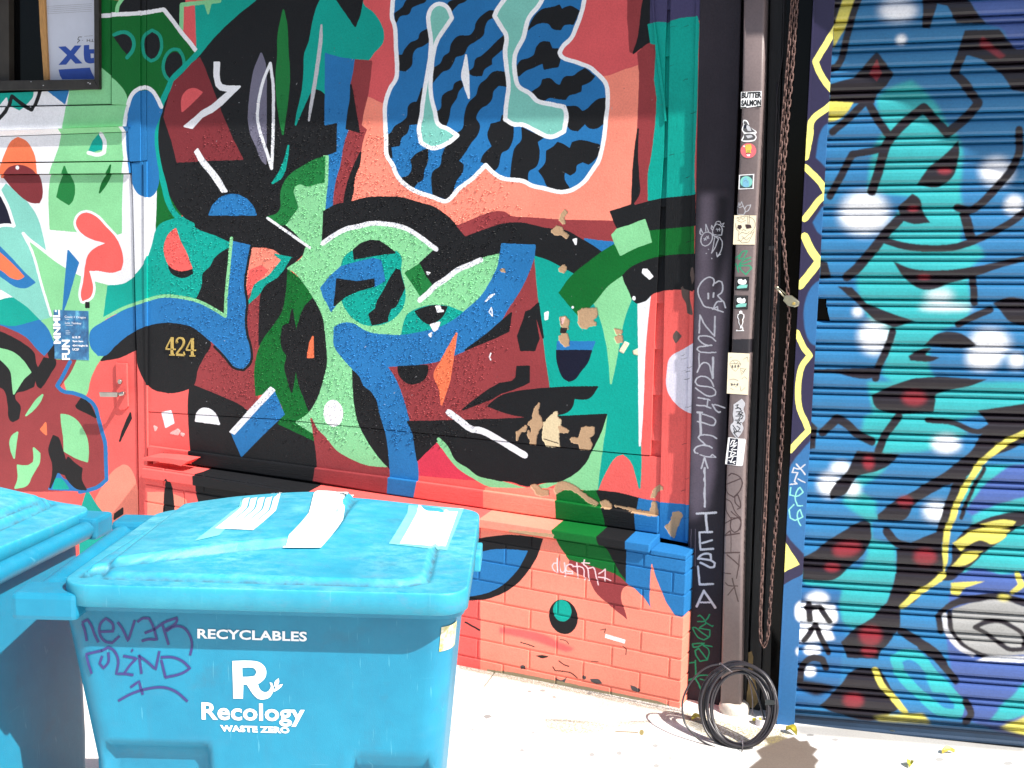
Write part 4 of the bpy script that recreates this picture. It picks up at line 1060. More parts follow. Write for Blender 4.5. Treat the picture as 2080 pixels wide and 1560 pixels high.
M_WALL = painted('mural_paint', CV_W, 0.5, 0.17, chips=True, uneven=.0011)
M_BOARD = painted('mural_paint_on_wood', CV_W, 0.5, 0.2, wood='v', chips=True)
M_RAIL = painted('mural_paint_on_rail', CV_W, 0.5, 0.2, wood='h', chips=True)
M_PL = painted('mural_paint_on_brick', CV_P, 0.6, 0.14, fine=0.0012)
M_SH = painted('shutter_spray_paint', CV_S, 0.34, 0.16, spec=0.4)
M_SH.node_tree.nodes['Principled BSDF'].inputs['Coat Weight'].default_value = 0.12; M_SH.node_tree.nodes['Principled BSDF'].inputs['Coat Roughness'].default_value = 0.22
M_GU = painted('guide_spray_paint', CV_G, 0.4, 0.08, spec=0.4)
M_BK = painted('post_paint_and_chalk', CV_B, 0.65, 0.25, wood='v')
M_CO = painted('pipe_paint_and_pen', CV_C, 0.45, 0.18, spec=0.5)
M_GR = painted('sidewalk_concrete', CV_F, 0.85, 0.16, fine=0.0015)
M_BLACK = plain('black_paint', (30, 30, 33), 0.5, 0.35, 14, 0.0012, 60, stretch=(6, 6, 1))
M_DARK = plain('window_dark', (8, 8, 9), 0.12, 0.2, 4, 0.0, spec=.12)
M_CONC = plain('concrete', (150, 142, 130), 0.9, 0.25, 30, 0.002, 120)
M_METAL = plain('lever_metal', (170, 168, 162), 0.32, 0.1, 30, 0.0002, 200, metal=0.9)
M_BRASS = plain('brass', (190, 165, 95), 0.4, 0.15, 60, 0.0002, 200, metal=0.35)
M_RUST = plain('rusty_chain', (88, 64, 58), 0.6, 0.5, 90, 0.0008, 400, metal=0.2, alt=(128, 100, 94))
M_STEEL = plain('padlock_steel', (178, 172, 150), 0.3, 0.15, 90, 0.0002, 300, metal=0.8)
M_CABLE = plain('cable_sheath', (46, 42, 46), 0.36, 0.2, 40, 0.0, spec=0.6)
M_WOODSTICK = plain('bare_wood', (176, 132, 80), 0.7, 0.25, 30, 0.0006, 90, stretch=(10, 10, 1))
M_FOAM = plain('foam_board_face', (190, 196, 212), 0.55, 0.05, 6, 0.0002)
M_SASH = plain('sash_paint', (40, 38, 36), 0.55, 0.4, 22, 0.0008, 90)

# ------------------------------------------------------------------ sidewalk
side = MB(); side.poly([(-30, -20, -.014), (30, -20, -.014), (30, 12, -.014), (-30, 12, -.014)])
sidewalk = tag(side.build('sidewalk', M_CONC, fixn=False), 'pale concrete sidewalk with a cut joint beside the bin', kind='structure')
sidewalk.location = (0, 0, -.014); sidewalk.data.transform(Matrix.Translation(Vector((0, -4, 0)))); sidewalk['_w'] = (0, 0, -.014)
g0, g1 = on_ground(1003, 1367), on_ground(938, 1452); jd = (g1 - g0) / (g1.y - g0.y)
def jx(k, y): return g0.x + jd.x * (y - g0.y) + k * 2.6
for k in range(-5, 5):
    for (ya, yb) in ((-.6, 1.35), (1.356, Yp + .3)):
        b = MB(); q = [(jx(k, ya) + .003, ya, 0), (jx(k + 1, ya) - .003, ya, 0), (jx(k + 1, yb) - .003, yb, 0), (jx(k, yb) + .003, yb, 0)]
        b.prism(q, (0, 0, -.012)); b.build('paving_slab', M_GR, sidewalk, CV_F, 0.002)

# ------------------------------------------------------------------ painted wall
wall = thing('painted_wall', 'wooden shopfront wall covered in a colourful abstract face mural', 'wall', (-2.3, Yw, 0))
xr = at(1352, 300, Yw).x
b = MB(); b.box((at(300, 700, Yw).x, Yw + .02, .56), (xr + .1 - at(300, 700, Yw).x, 0, 0), (0, 0, 2.5), (0, .1, 0)); b.build('backing', M_BOARD, wall, CV_W)
sheet = pts('Z', '298,-160 1362,-160 1351,110 1349,300 1341,420 1336,540 1328,720 1321,925 1250,919 1110,905 840,878 560,851 299,836')
slab('sheet', sheet, Yw, .014, M_WALL, wall, CV_W, 0.001)
low = pts('Z', '299,837 560,852 840,879 1110,906 1250,920.3 1345,929 1339,1060 842,985 299,912')
slab('lower_sheet', low, Yw + .0018, .012, M_WALL, wall, CV_W, 0.001)
# grit that was rolled into the paint: ragged nibs standing proud, far too many to count
b = MB(); n_nib = 0
while n_nib < 8000:
    X_, Z_ = rng.uniform(-3.6, -1.6), rng.uniform(.72, 2.3)
    a_ = nib_mask[min(int((Z_ - CV_W.v0) * CV_W.ppm), CV_W.h - 1), int((X_ - CV_W.u0) * CV_W.ppm)]
    if rng.random() > a_ ** 1.3 + .006: continue
    w_, h_, t_ = rng.uniform(.0028, .0070) * rng.uniform(.7, 1.15), rng.uniform(.0014, .0029), rng.uniform(.0022, .0054); rr_ = rng.uniform(-.5, .5); k0 = len(b.v)
    for q_ in range(6):
        an = q_ * math.pi / 3 + rng.uniform(-.3, .3); ex, ez = math.cos(an) * w_, math.sin(an) * h_; b.v.append(Vector((X_ + ex * math.cos(rr_) - ez * math.sin(rr_), Yw + .0004, Z_ + ex * math.sin(rr_) + ez * math.cos(rr_))))
    b.v.append(Vector((X_ + rng.uniform(-.3, .3) * w_, Yw - t_, Z_ - .2 * h_)))
    for q_ in range(6): b.face([k0 + q_, k0 + (q_ + 1) % 6, k0 + 6])
    n_nib += 1
b.build('grit', M_WALL, wall, CV_W, kind='stuff')
# overlapped siding boards showing between the sheet's edge and the corner board
laps = [-70, 20, 115, 218, 320, 420, 518, 616, 710, 803, 896, 1000]
xs0, xs1 = at(1290, 500, Yw).x, at(1372, 300, Yw).x
for i in range(len(laps) - 1):
    zt, zb = at(1348, laps[i], Yw + .01).z, at(1348, laps[i + 1], Yw + .01).z
    b = MB(); b.prism([(xs0, Yw + .0165, zt + .012), (xs0, Yw + .005, zb), (xs0, Yw + .019, zb), (xs0, Yw + .0195, zt + .012)], (xs1 - xs0, 0, 0)); b.build('siding_board', M_BOARD, wall, CV_W)
slab('corner_board', pts('Z', '1365,-160 1427,-160 1412,400 1406,780 1397,1104 1365,1098 1338,1092 1343,880 1347,700 1353,400 1359,150'), Yw - .004, .06, M_BOARD, wall, CV_W, 0.002)
slab('corner_strip', pts('Z', '1417,-160 1426,-160 1406,780 1398,1100 1391,1098 1397,780'), Yw - .012, .05, M_BOARD, wall, CV_W, 0.002)
# loose torn sliver of laminate at the upper right
b = MB(); b.prism(onY(pts('v', '155,-40 175,-40 195,290 330,1330 345,1600 325,1600 300,1350 200,640'), Yw - .006), (0, .004, 0)); b.build('loose_sliver', M_BOARD, wall, CV_W)
b = MB(); b.prism(onY(pts('Z', '300,905.5 842,977.5 1135,1018 1337,1049 1336,1084 1125,1053 1040,1041 790,1004 645,980 300,931'), Yw - .014), (0, .03, 0)); b.build('base_rail', M_RAIL, wall, CV_W, 0.004)
led_z0, led_z1 = 0.598, 0.571; xl0, xl1 = at(292, 955, Yp).x, at(1321, 1110, Yp).x
b = MB(); f = Yp - .014
b.prism([(xl0, f, led_z0 - .010), (xl1, f, led_z1 - .010), (xl1, f, led_z1 - .038), (xl0, f, led_z0 - .05)], (0, Yw - .014 - f + .02, 0.0)); b.v[4].z += .012; b.v[5].z += .012
b.build('ledge', M_PL, wall, CV_P, 0.003)
b = MB(); b.prism(onY(pts('x', '290,650 420,625 700,640 1075,690 940,775 820,745 560,700 310,690'), Yp + .0), (0, .075, .004)); b.build('broken_ledge_piece', M_PL, wall, CV_P, 0.002)
b = MB(); b.box((-9, Yw - .235, 2.78), (11, 0, 0), (0, .5, 0), (0, 0, .22)); b.build('cornice', plain('cornice_paint', (120, 110, 104), 0.7), wall)
b = MB(); b.box((at(288, 100, Yw).x, Yw + .02, 2.50), (2.6, 0, 0), (0, .1, 0), (0, 0, .29)); b.build('upper_wall', M_BOARD, wall, CV_W)
b = MB(); b.box((-9, Yw + .2, -.01), (12, 0, 0), (0, .1, 0), (0, 0, 2.9)); b.build('inner_wall', M_BLACK, wall)

# ------------------------------------------------------------------ brick plinth
plinth = thing('brick_plinth', 'painted low brick base under the mural wall', 'brick base', (-2.3, Yp, 0))
xb0, xb1 = at(291, 1000, Yp).x, at(1391, 1200, Yp).x
def tz(x): return -.02 * (x + 1.4)
b = MB(); b.prism([(xb0, Yp + .0035, -.03), (xb1 - .006, Yp + .0035, -.03), (xb1 - .006, Yp + .0035, .53), (xb0, Yp + .0035, .58)], (0, .12, 0)); b.build('mortar', M_PL, plinth, CV_P)
xj = at(1187, 1275, Yp).x
lines = [-.045, .030, .105, .180, .255, .330, .405, .480, .527]
for i in range(len(lines) - 1):
    x = xj + (0 if i % 2 == 1 else .105)
    while x > xb0: x -= .209
    while x < xb1:
        a, c = max(x, xb0), min(x + .209, xb1)
        if c - a > .03:
            g = .0034; h = lambda xx, z: z + tz(xx); jy = random.uniform(-.0012, .0012)
            top = lines[i + 1] - (.001 if i == len(lines) - 2 else g)
            if i == len(lines) - 2 and a < -1.9: top += .03
            q = [(a + g, Yp + jy, h(a, lines[i] + g)), (c - (g if c < xb1 - .001 else 0), Yp + jy + random.uniform(-.0008, .0008), h(c, lines[i] + g)), (c - (g if c < xb1 - .001 else 0), Yp + jy, h(c, top)), (a + g, Yp + jy, h(a, top))]
            b = MB(); b.prism(q, (0, .05 if c < xb1 - .001 else .1, 0)); b.build('brick', M_PL, plinth, CV_P, 0.0022)
        x += .209
b = MB(); b.prism([(xl1 + .002, Yp - .002, .541), (xb1, Yp - .002, .538), (xb1, Yp - .002, .522), (xl1 + .002, Yp - .002, .524)], (0, .1, .004)); b.build('cap', M_PL, plinth, CV_P, 0.003)

# ------------------------------------------------------------------ door, its frame, the boarded window above
door = thing('entry_door', 'flat painted street door with lever handle and moulded frame', 'door', at(130, 1200, Yw))
slab('door_panel', pts('Z', '-430,358 264,354 268,400 277,780 284,1290 -430,1330'), Yw + .006, .04, M_WALL, door, CV_W, 0.0015)
slab('jamb', pts('Z', '266.5,331 289,328 291,480 297,780 299,930 304,1290 286,1290 279,780 270,400'), Yw - .002, .05, M_WALL, door, CV_W, 0.0015)
slab('door_stop', pts('Z', '291,328 297.5,328 298.5,840 299,926 298.5,932 292,560'), Yw - .008, .03, M_WALL, door, CV_W, 0.001)
slab('head_stile', pts('Z', '226,-420 284,-420 285,327.5 262.5,328 258,213 226.5,212'), Yw - .006, .05, M_WALL, door, CV_W)
slab('side_stile', pts('Z', '286,-420 297,-420 297,326 287,327'), Yw - .001, .04, M_WALL, door, CV_W)
slab('window_casing', pts('Z', '202,-420 224.5,-420 225,211 -430,224 -430,206 202,181'), Yw + .004, .05, M_WALL, door, CV_W)
slab('frieze_rail', pts('Z', '-430,226 257.5,213 260,256 -430,280'), Yw - .002, .04, M_WALL, door, CV_W)
b = MB(); P0, P1 = onY(pts('Z', '-430,280 260,256.5'), Yw - .024); P2, P3 = onY(pts('Z', '-430,291 261,267.5'), Yw - .002)
b.prism([P0, P1, P3, P2], (0, .03, 0)); b.build('cove_moulding', M_WALL, door, CV_W, 0.001)
slab('middle_rail', pts('Z', '-430,293 261,268.5 262,326.5 -430,334'), Yw - .002, .04, M_WALL, door, CV_W)
slab('lower_rail', pts('Z', '-430,337 262,329 263,351.5 -430,358'), Yw - .006, .04, M_WALL, door, CV_W)
# lever set
PD = Plane((0, Yw + .006, 0), (1, 0, 0))
rim = curve(pts('Z', '234,737 257,738 258.5,800 260,826 253,832 244,833 237,828 236,800'), True, 4, 40)
b = MB(); b.prism(on(rim, PD, .009), (0, .011, 0)); ep = b.build('lock_plate', M_WALL, door, CV_W, 0.003)
def cyl(b, c, ax, r, h, n=20, m=0):
    ax = Vector(ax).normalized(); u = ax.orthogonal().normalized(); w = ax.cross(u); c = Vector(c)
    ring = lambda rr, hh: [c + ax * hh + (u * math.cos(2*math.pi*j/n) + w * math.sin(2*math.pi*j/n)) * rr for j in range(n)]
    b.rings([ring(r, 0), ring(r, h * .85), ring(r * .9, h)], m, True, True)
b = MB(); cyl(b, PD.hit(245, 775, .009), PD.N, .0105, .008); b.build('lock_cylinder', M_METAL, ep)
b = MB(); b.tube([PD.hit(252, 799, .010), PD.hit(252, 799, .035), PD.hit(250, 799.5, .048), PD.hit(243, 801, .052)], [.0095, .009, .009, .0085], 14)
q = on(pts('Z', '201,796.5 238,797 238,806.5 203,806'), PD, .057); b.prism(q, PD.N * -.010); b.build('lever', M_METAL, door, None, 0.0025)

win = thing('boarded_window', 'small black framed window above the door with dark glass', 'window', at(100, 190, Yw))
b = MB(); b.prism(onY(pts('Z', '-430,168 191,161.5 201,181 -430,188'), Yw - .012), (0, .05, 0)); b.build('sill_rail', M_SASH, win, None, 0.002)
b = MB(); b.prism(onY(pts('Z', '188.5,-420 199,-420 201,180.5 191.5,161'), Yw - .012), (0, .05, 0)); b.build('side_rail', M_SASH, win, None, 0.002)
b = MB(); b.prism(onY(pts('Z', '-430,-420 15,-420 18.5,166 -430,168'), Yw + .03), (0, .03, 0)); b.build('mullion', plain('mullion_paint', (46, 42, 38), .6, .3), win, None, 0.002)
b = MB(); b.prism(onY(pts('Z', '-430,-420 196,-420 196,166 -430,172'), Yw + .062), (0, .006, 0)); b.build('pane', M_DARK, win)
b = MB()
for e in ('88,173.5 1.6,1', '63,166 1.2,.8', '179,168 1.5,1', '183,170 1.5,1.6'):
    c0, r0 = [tuple(map(float, q.split(','))) for q in e.split()]; a = np.linspace(0, 6.28, 8)[:-1]
    print_poly(b, np.stack([c0[0] + np.cos(a) * r0[0], c0[1] + np.sin(a) * r0[1]], 1), Plane((0, Yw - .0125, 0), (1, 0, 0)), .0004, smooth=False)
b.build('paint_chips', ink('LGR'), win)
b = MB(); b.prism(onY(pts('w', '560,-1400 665,-1400 745,500 770,1000 785,1285 765,1310 710,1310 690,1010 650,480'), Yw + .036), (0, .012, 0))
tag(b.build('wood_strip', M_WOODSTICK, None, None, 0.001), 'thin bare timber strip standing between the dark glass and the foam board', 'wood strip')
foam = thing('foam_board', 'pale foam board with upside down blue lettering behind the window frame', 'foam board', at(140, 160, Yw + .05))
PF = Plane((0, Yw + .046, 0), (1, 0, 0))
b = MB(); b.prism(on(pts('w', '700,-1400 1510,-1400 1540,1290 785,1300 765,900 745,300'), PF), (0, .014, 0)); b.build('board', M_FOAM, foam)
b = MB(); B1 = ink((36, 72, 158))
for s in ('945,760 1065,752 1145,825 1215,740 1325,738 1205,890 1340,1030 1225,1035 1150,955 1075,1050 950,1055 1090,895', '950,1130 1460,1098 1490,1180 1530,1250 1530,1285 1010,1290 975,1230'):
    b = MB(); b.fill([on(pts('w', s), PF, .0006)]); b.build('lettering', B1, foam)
b = MB(); b.fill([on(curve(pts('w', '1362,735 1448,730 1450,800 1530,800 1530,1025 1440,1030 1385,1000 1365,940'), True, 3, 60), PF, .0006), on(pts('w', '1470,870 1525,870 1525,940 1475,945'), PF, .0006)])
b.build('lettering', B1, foam)
b = MB(); print_text(b, 'ATH', (1590/8, 635/8), (1410/8, 635/8), (1590/8, 680/8), PF, .0006, 0, .01); print_line(b, pts('w', '1330,600 1280,600 1262,640 1300,655 1262,690 1260,705'), 1.4, PF, .0006)
print_line(b, pts('w', '1330,655 1350,655'), .8, PF, .0006); print_line(b, pts('w', '1370,590 1510,580'), .5, PF, .0006)
for yy in (60, 90, 120, 150, 180): print_line(b, pts('w', f'{760},{yy+45} {1490},{yy}'), .35, PF, .0006)
b.build('small_print', ink('DK'), foam)

# ------------------------------------------------------------------ poster and house number
poster = thing('poster', 'small blue gig flyer reading MNML FUN pasted on the door', 'poster', PD.hit(145, 731))
m, t, p = new_mat('poster_blue'); n1 = noise(t, 26, 4, geo_pos(t)); t.links.new(ramp(t, n1.outputs[0], [(.32, (.012, .07, .19)), (.55, (.03, .17, .36)), (.72, (.12, .42, .62)), (.85, (.3, .6, .75))]).outputs[0], p.inputs[0]); p.inputs['Roughness'].default_value = .4
b = MB(); b.prism(on(pts('Z', '109,629.5 179.5,632 180.5,732 111,728.5'), PD, .0012), (0, .001, 0)); b.build('paper', m, poster)
b = MB(); O9 = lambda x, y: (90 + x / 9.4545, 620 + y / 9.4545)
print_text(b, 'MNML:', O9(320, 738), O9(300, 85), O9(180, 742), PD, .0018, 0, .04); b.build('lettering', ink('WH'), poster); b = MB(); print_text(b, 'FUN', O9(495, 1050), O9(490, 662), O9(340, 1050), PD, .0018, 0, .04)
b.build('lettering', ink('WH'), poster); b = MB(); print_text(b, 'Count + Oragon', O9(390, 255), O9(795, 268), O9(390, 200), PD, .0018, 0, 0); print_text(b, 'Loic Tambay', O9(398, 368), O9(710, 380), O9(398, 318), PD, .0018, 0, 0)
b.build('lettering', ink('WH'), poster); b = MB()
for s, x1, y in (('6.15.19', 690, 635), ('9pm-2am', 745, 715), ('424 Haight St', 836, 800), ('UCSF', 665, 868)): print_text(b, s, O9(540, y), O9(x1, y + 4), O9(540, y - 44), PD, .0018, 0, .03)
b.build('lettering', ink('WH'), poster); b = MB()
for y, x1 in ((270, 480), (385, 545), (488, 480), (518, 500), (550, 490)):
    b = MB(); print_line(b, np.array([O9(410, y), O9(x1, y + 2)]), .5, PD, .0018, 0, False); b.build('printed_rule', ink('WH'), poster)
house = thing('house_number', 'brass street number 424 screwed to the black painted wall', 'house number', PW.hit(367, 722))
for dx, ch in ((0, '4'), (80, '2'), (165, '4')):
    b = MB()
    S = [('1395,1180 1395,1322', 19), ('1392,1182 1346,1272', 9), ('1345,1276 1422,1279', 11), ('1374,1324 1416,1325', 9)] if ch == '4' else [('1354,1222 1356,1198 1376,1182 1402,1188 1411,1214 1400,1250 1372,1285 1352,1312', 14), ('1350,1318 1414,1322', 17), ('1412,1294 1415,1322', 9), ('1352,1214 1358,1222', 16)]
    for s, w in S:
        P = pts('E', s) + np.array([dx / 4, dx * .012]); P = curve(P, False, 5) if len(P) > 2 else P; L, Q = [], []
        for i in range(len(P)):
            d = P[min(i + 1, len(P) - 1)] - P[max(i - 1, 0)]; d /= np.linalg.norm(d); nn = np.array([-d[1], d[0]]) * w / 8; L.append(P[i] + nn); Q.append(P[i] - nn)
        for i in range(len(P) - 1): b.prism(on([L[i], L[i + 1], Q[i + 1], Q[i]], PW, .005), (0, .006, 0))
    b.build('numeral', M_BRASS, house)
# ------------------------------------------------------------------ black post, pipe, jamb boards
slab_p = pts('Z', '1425,-160 1510,-160 1500,200 1488,500 1478,800 1470,1100 1461,1474 1386,1449 1392,1300 1400,1000 1408,700 1415,300')
post = tag(slab('black_post', slab_p, PIL_Y, .2, M_BK, None, CV_B, 0.004), 'black painted post covered in white chalk writing beside the mural', 'post')
b = MB()
pl_ = [(1511, -60), (1507, 200), (1496, 430), (1486, 690), (1477, 900), (1470, 1100), (1461, 1472)]; pr_ = [(1556, -60), (1549, 200), (1538, 430), (1525, 690), (1515, 900), (1509, 1100), (1503, 1472)]
pipe = thing('downpipe', 'brown grey square pipe plastered with stickers beside the chalked post', 'pipe', at(1482, 1472, CON_Y))
rings = []
for (xa, ya), (xb, yb) in zip(pl_, pr_):
    A, Bq = at(xa, ya, CON_Y), at(xb, yb, CON_Y); z = (A.z + Bq.z) / 2; rg = []
    r_, d_ = .009, .05; cs = [(Bq.x - r_, CON_Y + r_, -90), (Bq.x - r_, CON_Y + d_ - r_, 0), (A.x + r_, CON_Y + d_ - r_, 90), (A.x + r_, CON_Y + r_, 180)]
    for cx_, cy_, a0 in cs:
        for k in range(5): an = R(a0 + k * 22.5); rg.append((cx_ + math.cos(an) * r_, cy_ + math.sin(an) * r_, z))
    rings.append(rg)
b.rings(rings, 0, True, True, True); b.build('pipe_body', M_CO, pipe, CV_C)
for y0, y1 in ((600, 603), (1352, 1354)):
    pass
b = MB(); c0 = at(1482, 1472, CON_Y); ring = lambda rx, ry, z: [(c0.x + .006 + rx * math.cos(k * math.pi / 10), CON_Y + .028 + ry * math.sin(k * math.pi / 10), z + .002 * math.sin(k * 2.3)) for k in range(20)]
b.rings([ring(.050, .046, -.02), ring(.052, .047, .018), ring(.047, .043, .032), ring(.036, .034, .037)], 0, True, True, True); b.build('collar', plain('collar_concrete', (196, 188, 178), .9, .2, 40, .002, 150), pipe)
jamb = thing('shutter_jamb', 'black boarded recess with a narrow gap between pipe and shutter', 'jamb', at(1540, 1475, 3.86))
for P, Y in (('1552,-60 1562,-60 1551,400 1535,900 1513,1478 1498,1478 1520,900 1540,400', 3.852), ('1566,-60 1592,-60 1577,500 1559,1000 1541,1480 1517,1480 1539,900 1555,400', 3.864), ('1594,-60 1655,-60 1634,450 1605,1000 1579,1482 1543,1482 1561,1000 1579,500', 3.878)):
    slab('jamb_board', pts('Z', P), Y, .12, M_BLACK, jamb, None, 0.002)
b = MB(); b.prism(onY(pts('c', '1040,40 1090,20 1115,110 1100,330 1130,420 1170,600 1180,800 1120,880 1010,860 990,760 1030,600 1045,350 1040,200'), 3.8615), (0, .002, 0)); b.build('bare_patch', plain('bare_board', (148, 124, 84), .8, .3, 25, .001, 80), jamb)
cb = tag(slab('cable', [(0, 0)] * 3, 3.7, .01, M_CABLE), 'x', 'cable') if False else None
b = MB(); b.tube([at(x, y, 3.860) for x, y in curve(pts('n', '250,-40 240,300 235,520 200,780 180,950 200,1150 215,1350 205,1560 190,1800'), False, 5)], .0022, 6); tag(b.build('cable', M_CABLE), 'thin black wire pinned down the upper jamb between pipe and chain', 'cable')
b = MB(); b.tube([at(x, y, 3.859) for x, y in curve(pts('Z', '1579,168 1575,300 1571,420 1568,505 1566,560 1560,700 1553,900 1545,1100'), False, 5)], .003, 6); cab2 = tag(b.build('cable', M_CABLE), 'thicker black cable clipped to the middle jamb board, lower half', 'cable')
b = MB(); b.prism(onY(pts('j', '630,620 695,620 695,668 630,668'), 3.857), (0, .008, 0)); b.build('clip', plain('clip_plastic', (70, 70, 72), .5), cab2, None, .001)

# ------------------------------------------------------------------ roller shutter
shut = thing('roller_shutter', 'closed steel roller shutter sprayed with a blue and teal face', 'roller shutter', PS.hit(1620, 1475))
ys = [422.5, 470, 515.8, 561.8, 607.5, 652.5, 698, 741]
vs = [PS.uv(PS.hit(1675, y))[1] for y in ys]; pitch = (vs[0] - vs[-1]) / (len(vs) - 1); v_ref = sum(v + pitch * i for i, v in enumerate(vs)) / len(vs)
uL = u_of(PS, 1612, 1470) - .03; uR = us1 - .02
prof = [(0, -.003), (.012, .001), (.04, .0045), (.10, .0085), (.17, .0098), (.24, .0075), (.29, .0030), (.32, .0006), (.335, .0026), (.35, .0062), (.375, .0095), (.42, .0122), (.5, .0140), (.64, .0148), (.8, .0144), (.91, .0118), (.965, .007), (.99, .0005), (1.0, -.003)]
prof = [(t_, o_ * 1.35) for t_, o_ in prof]
def sp(u, v, o): return PS.P + PS.U * u + PS.V * v + PS.N * o
v_bot = PS.uv(PS.hit(1640, 1444))[1]; v_top = PS.uv(PS.hit(1700, -260))[1]; k = 0
kmin = int(math.floor((v_ref - v_top) / pitch)) - 1; kmax = int((v_ref - v_bot) / pitch)
for k in range(kmin, kmax + 1):
    vt = v_ref - k * pitch; py_ = max(-120, 422.5 + (k + .5) * 46); u0_ = u_of(PS, 1697 - py_ / 1481 * 84, py_) - .03; b = MB(); dents = random.uniform(-.0008, .0008)
    vb = max(vt - pitch, v_bot - .004)
    edge = None
    if k == 4: edge = lambda t: u_of(PS, 1678, 630) + (.0 if t < .36 else .004 + .022 * max(0, (t - .5)) ** 1.2)
    fr = []; fr2 = []
    for t_, o_ in prof:
        if vt - t_ * pitch < v_bot - .004: break
        ue = edge(t_) if edge else u0_
        fr.append(sp(ue, vt - t_ * pitch, o_ + dents)); fr2.append(sp(uR, vt - t_ * pitch, o_ + dents * .5))
    if len(fr) < 3: continue
    b.grid([fr, fr2], 0, False)
    n = len(fr); ka = b.add([fr[0] - PS.N * .004, fr2[0] - PS.N * .004, fr2[-1] - PS.N * .004, fr[-1] - PS.N * .004]); b.face([ka, ka + 1, ka + 2, ka + 3])
    o = b.build('slat', M_SH, shut, CV_S, fixn=False)
b = MB(); b.box(sp(uL - .05, -.02, -.035), PS.U * (uR - uL + .1), PS.V * 2.9, PS.N * -.02); b.build('dark_backing', M_DARK, shut)
b = MB(); v0_, v1_ = PS.uv(PS.hit(1640, 1474))[1], v_bot - .003
pf = [(v1_, -.004), (v1_ - .004, .012), (v1_ - .010, .013), (v1_ - .016, .006), (v0_ + .012, .007), (v0_ + .006, .014), (v0_, .014), (v0_, -.01)]
b.rings([[sp(u, v, o) for v, o in pf] for u in (uL + .008, uR)], 0, True, True, False); b.build('bottom_bar', painted('bar_spray_paint', CV_S, .45, .4, spec=.4), shut, CV_S)
b = MB(); q = [PGU.hit(x, y) for x, y in ((1662, -170), (1705.5, -170), (1613, 1481), (1577, 1481))]; b.prism(q, PGU.N * -.05); b.build('guide_rail', M_GU, shut, CV_G, 0.0015)
b = MB(); q = [PGU.hit(x, y, .004) for x, y in ((1660.5, -170), (1664.5, -170), (1580.5, 1481), (1577, 1481))]; b.prism(q, PGU.N * -.03); b.build('guide_lip', M_GU, shut, CV_G, 0.0008)

# ------------------------------------------------------------------ chain, padlock
PCH = Plane((0, 3.79, 0), (1, 0, 0))
pa = '1613,-40 1600,130 1590,250 1580,390 1576,480 1577,560 1573,640 1567,750 1560,900 1556,1000 1551,1100 1547,1200 1545,1285 1548,1306 1553,1312 1558,1300 1563,1250 1570,1150 1575,1080 1581,1000 1588,900 1592,800 1599,710 1603,630 1600,585 1594,520 1590,460 1591,370 1599,250 1610,130 1621,-40'
C = [PCH.hit(x, y) for x, y in curve(pts('Z', pa), False, 14)]
L = [0]
for i in range(1, len(C)): L.append(L[-1] + (C[i] - C[i - 1]).length)
def along(d):
    i = max(1, min(len(L) - 1, int(np.searchsorted(L, d)))); f_ = (d - L[i - 1]) / max(L[i] - L[i - 1], 1e-9); return C[i - 1].lerp(C[i], f_), (C[i] - C[i - 1]).normalized()
chain = thing('chain', 'long rusty steel chain hanging doubled down the black jamb', 'chain', C[len(C) // 2])
bl = MB(); hl, hw, wr = .0102, .0048, .0025; path = []
for k in range(14):
    an = 2 * math.pi * k / 14; path.append((math.cos(an) * hw, 0, math.sin(an) * hw + (hl - hw + .002) * (1 if math.sin(an) > 1e-6 else -1 if math.sin(an) < -1e-6 else 0)))
bl.tube(path, wr, 5, True); me_link = None; nl = int(L[-1] / .0196)
for k in range(nl):
    p_, d_ = along((k + .5) * .0196)
    if me_link is None:
        o = bl.build('link', M_RUST, chain); me_link = o.data; me_link.transform(Matrix.Translation(Vector(chain['_w'])))
    else: o = bpy.data.objects.new('link', me_link); COL.objects.link(o); o.parent = chain
    zq = d_.to_track_quat('Z', 'Y'); o.rotation_mode = 'QUATERNION'
    tw = Matrix.Rotation(R(90) * (k % 2) + R(35) + random.uniform(-.22, .22), 4, 'Z'); o.rotation_quaternion = zq @ tw.to_quaternion(); o.location = p_ - Vector(chain['_w'])
lock = thing('padlock', 'brass coloured padlock locking the rusty chain together', 'padlock', PCH.hit(1605, 628))
PL = Plane((0, 3.772, 0), (1, 0, 0))
b = MB(); b.prism(on(pts('m', '300,190 360,190 440,250 435,290 400,305 330,290 285,240'), PL, .004), (0, .022, 0)); b.build('lock_body', M_STEEL, lock, None, .003)
b = MB(); cyl(b, PL.hit(1530 + 390/4.727, 560 + 268/4.727, .003), PL.N, .005, .003, 14); b.build('keyway', M_BRASS, lock)
b = MB(); b.tube([PL.hit(1530 + x/4.727, 560 + y/4.727, z) for x, y, z in ((300, 205, -.004), (250, 150, -.004), (222, 120, -.006), (212, 112, -.014), (225, 105, -.022), (255, 125, -.024), (330, 190, -.02))], .0028, 8); b.build('shackle', M_STEEL, lock)

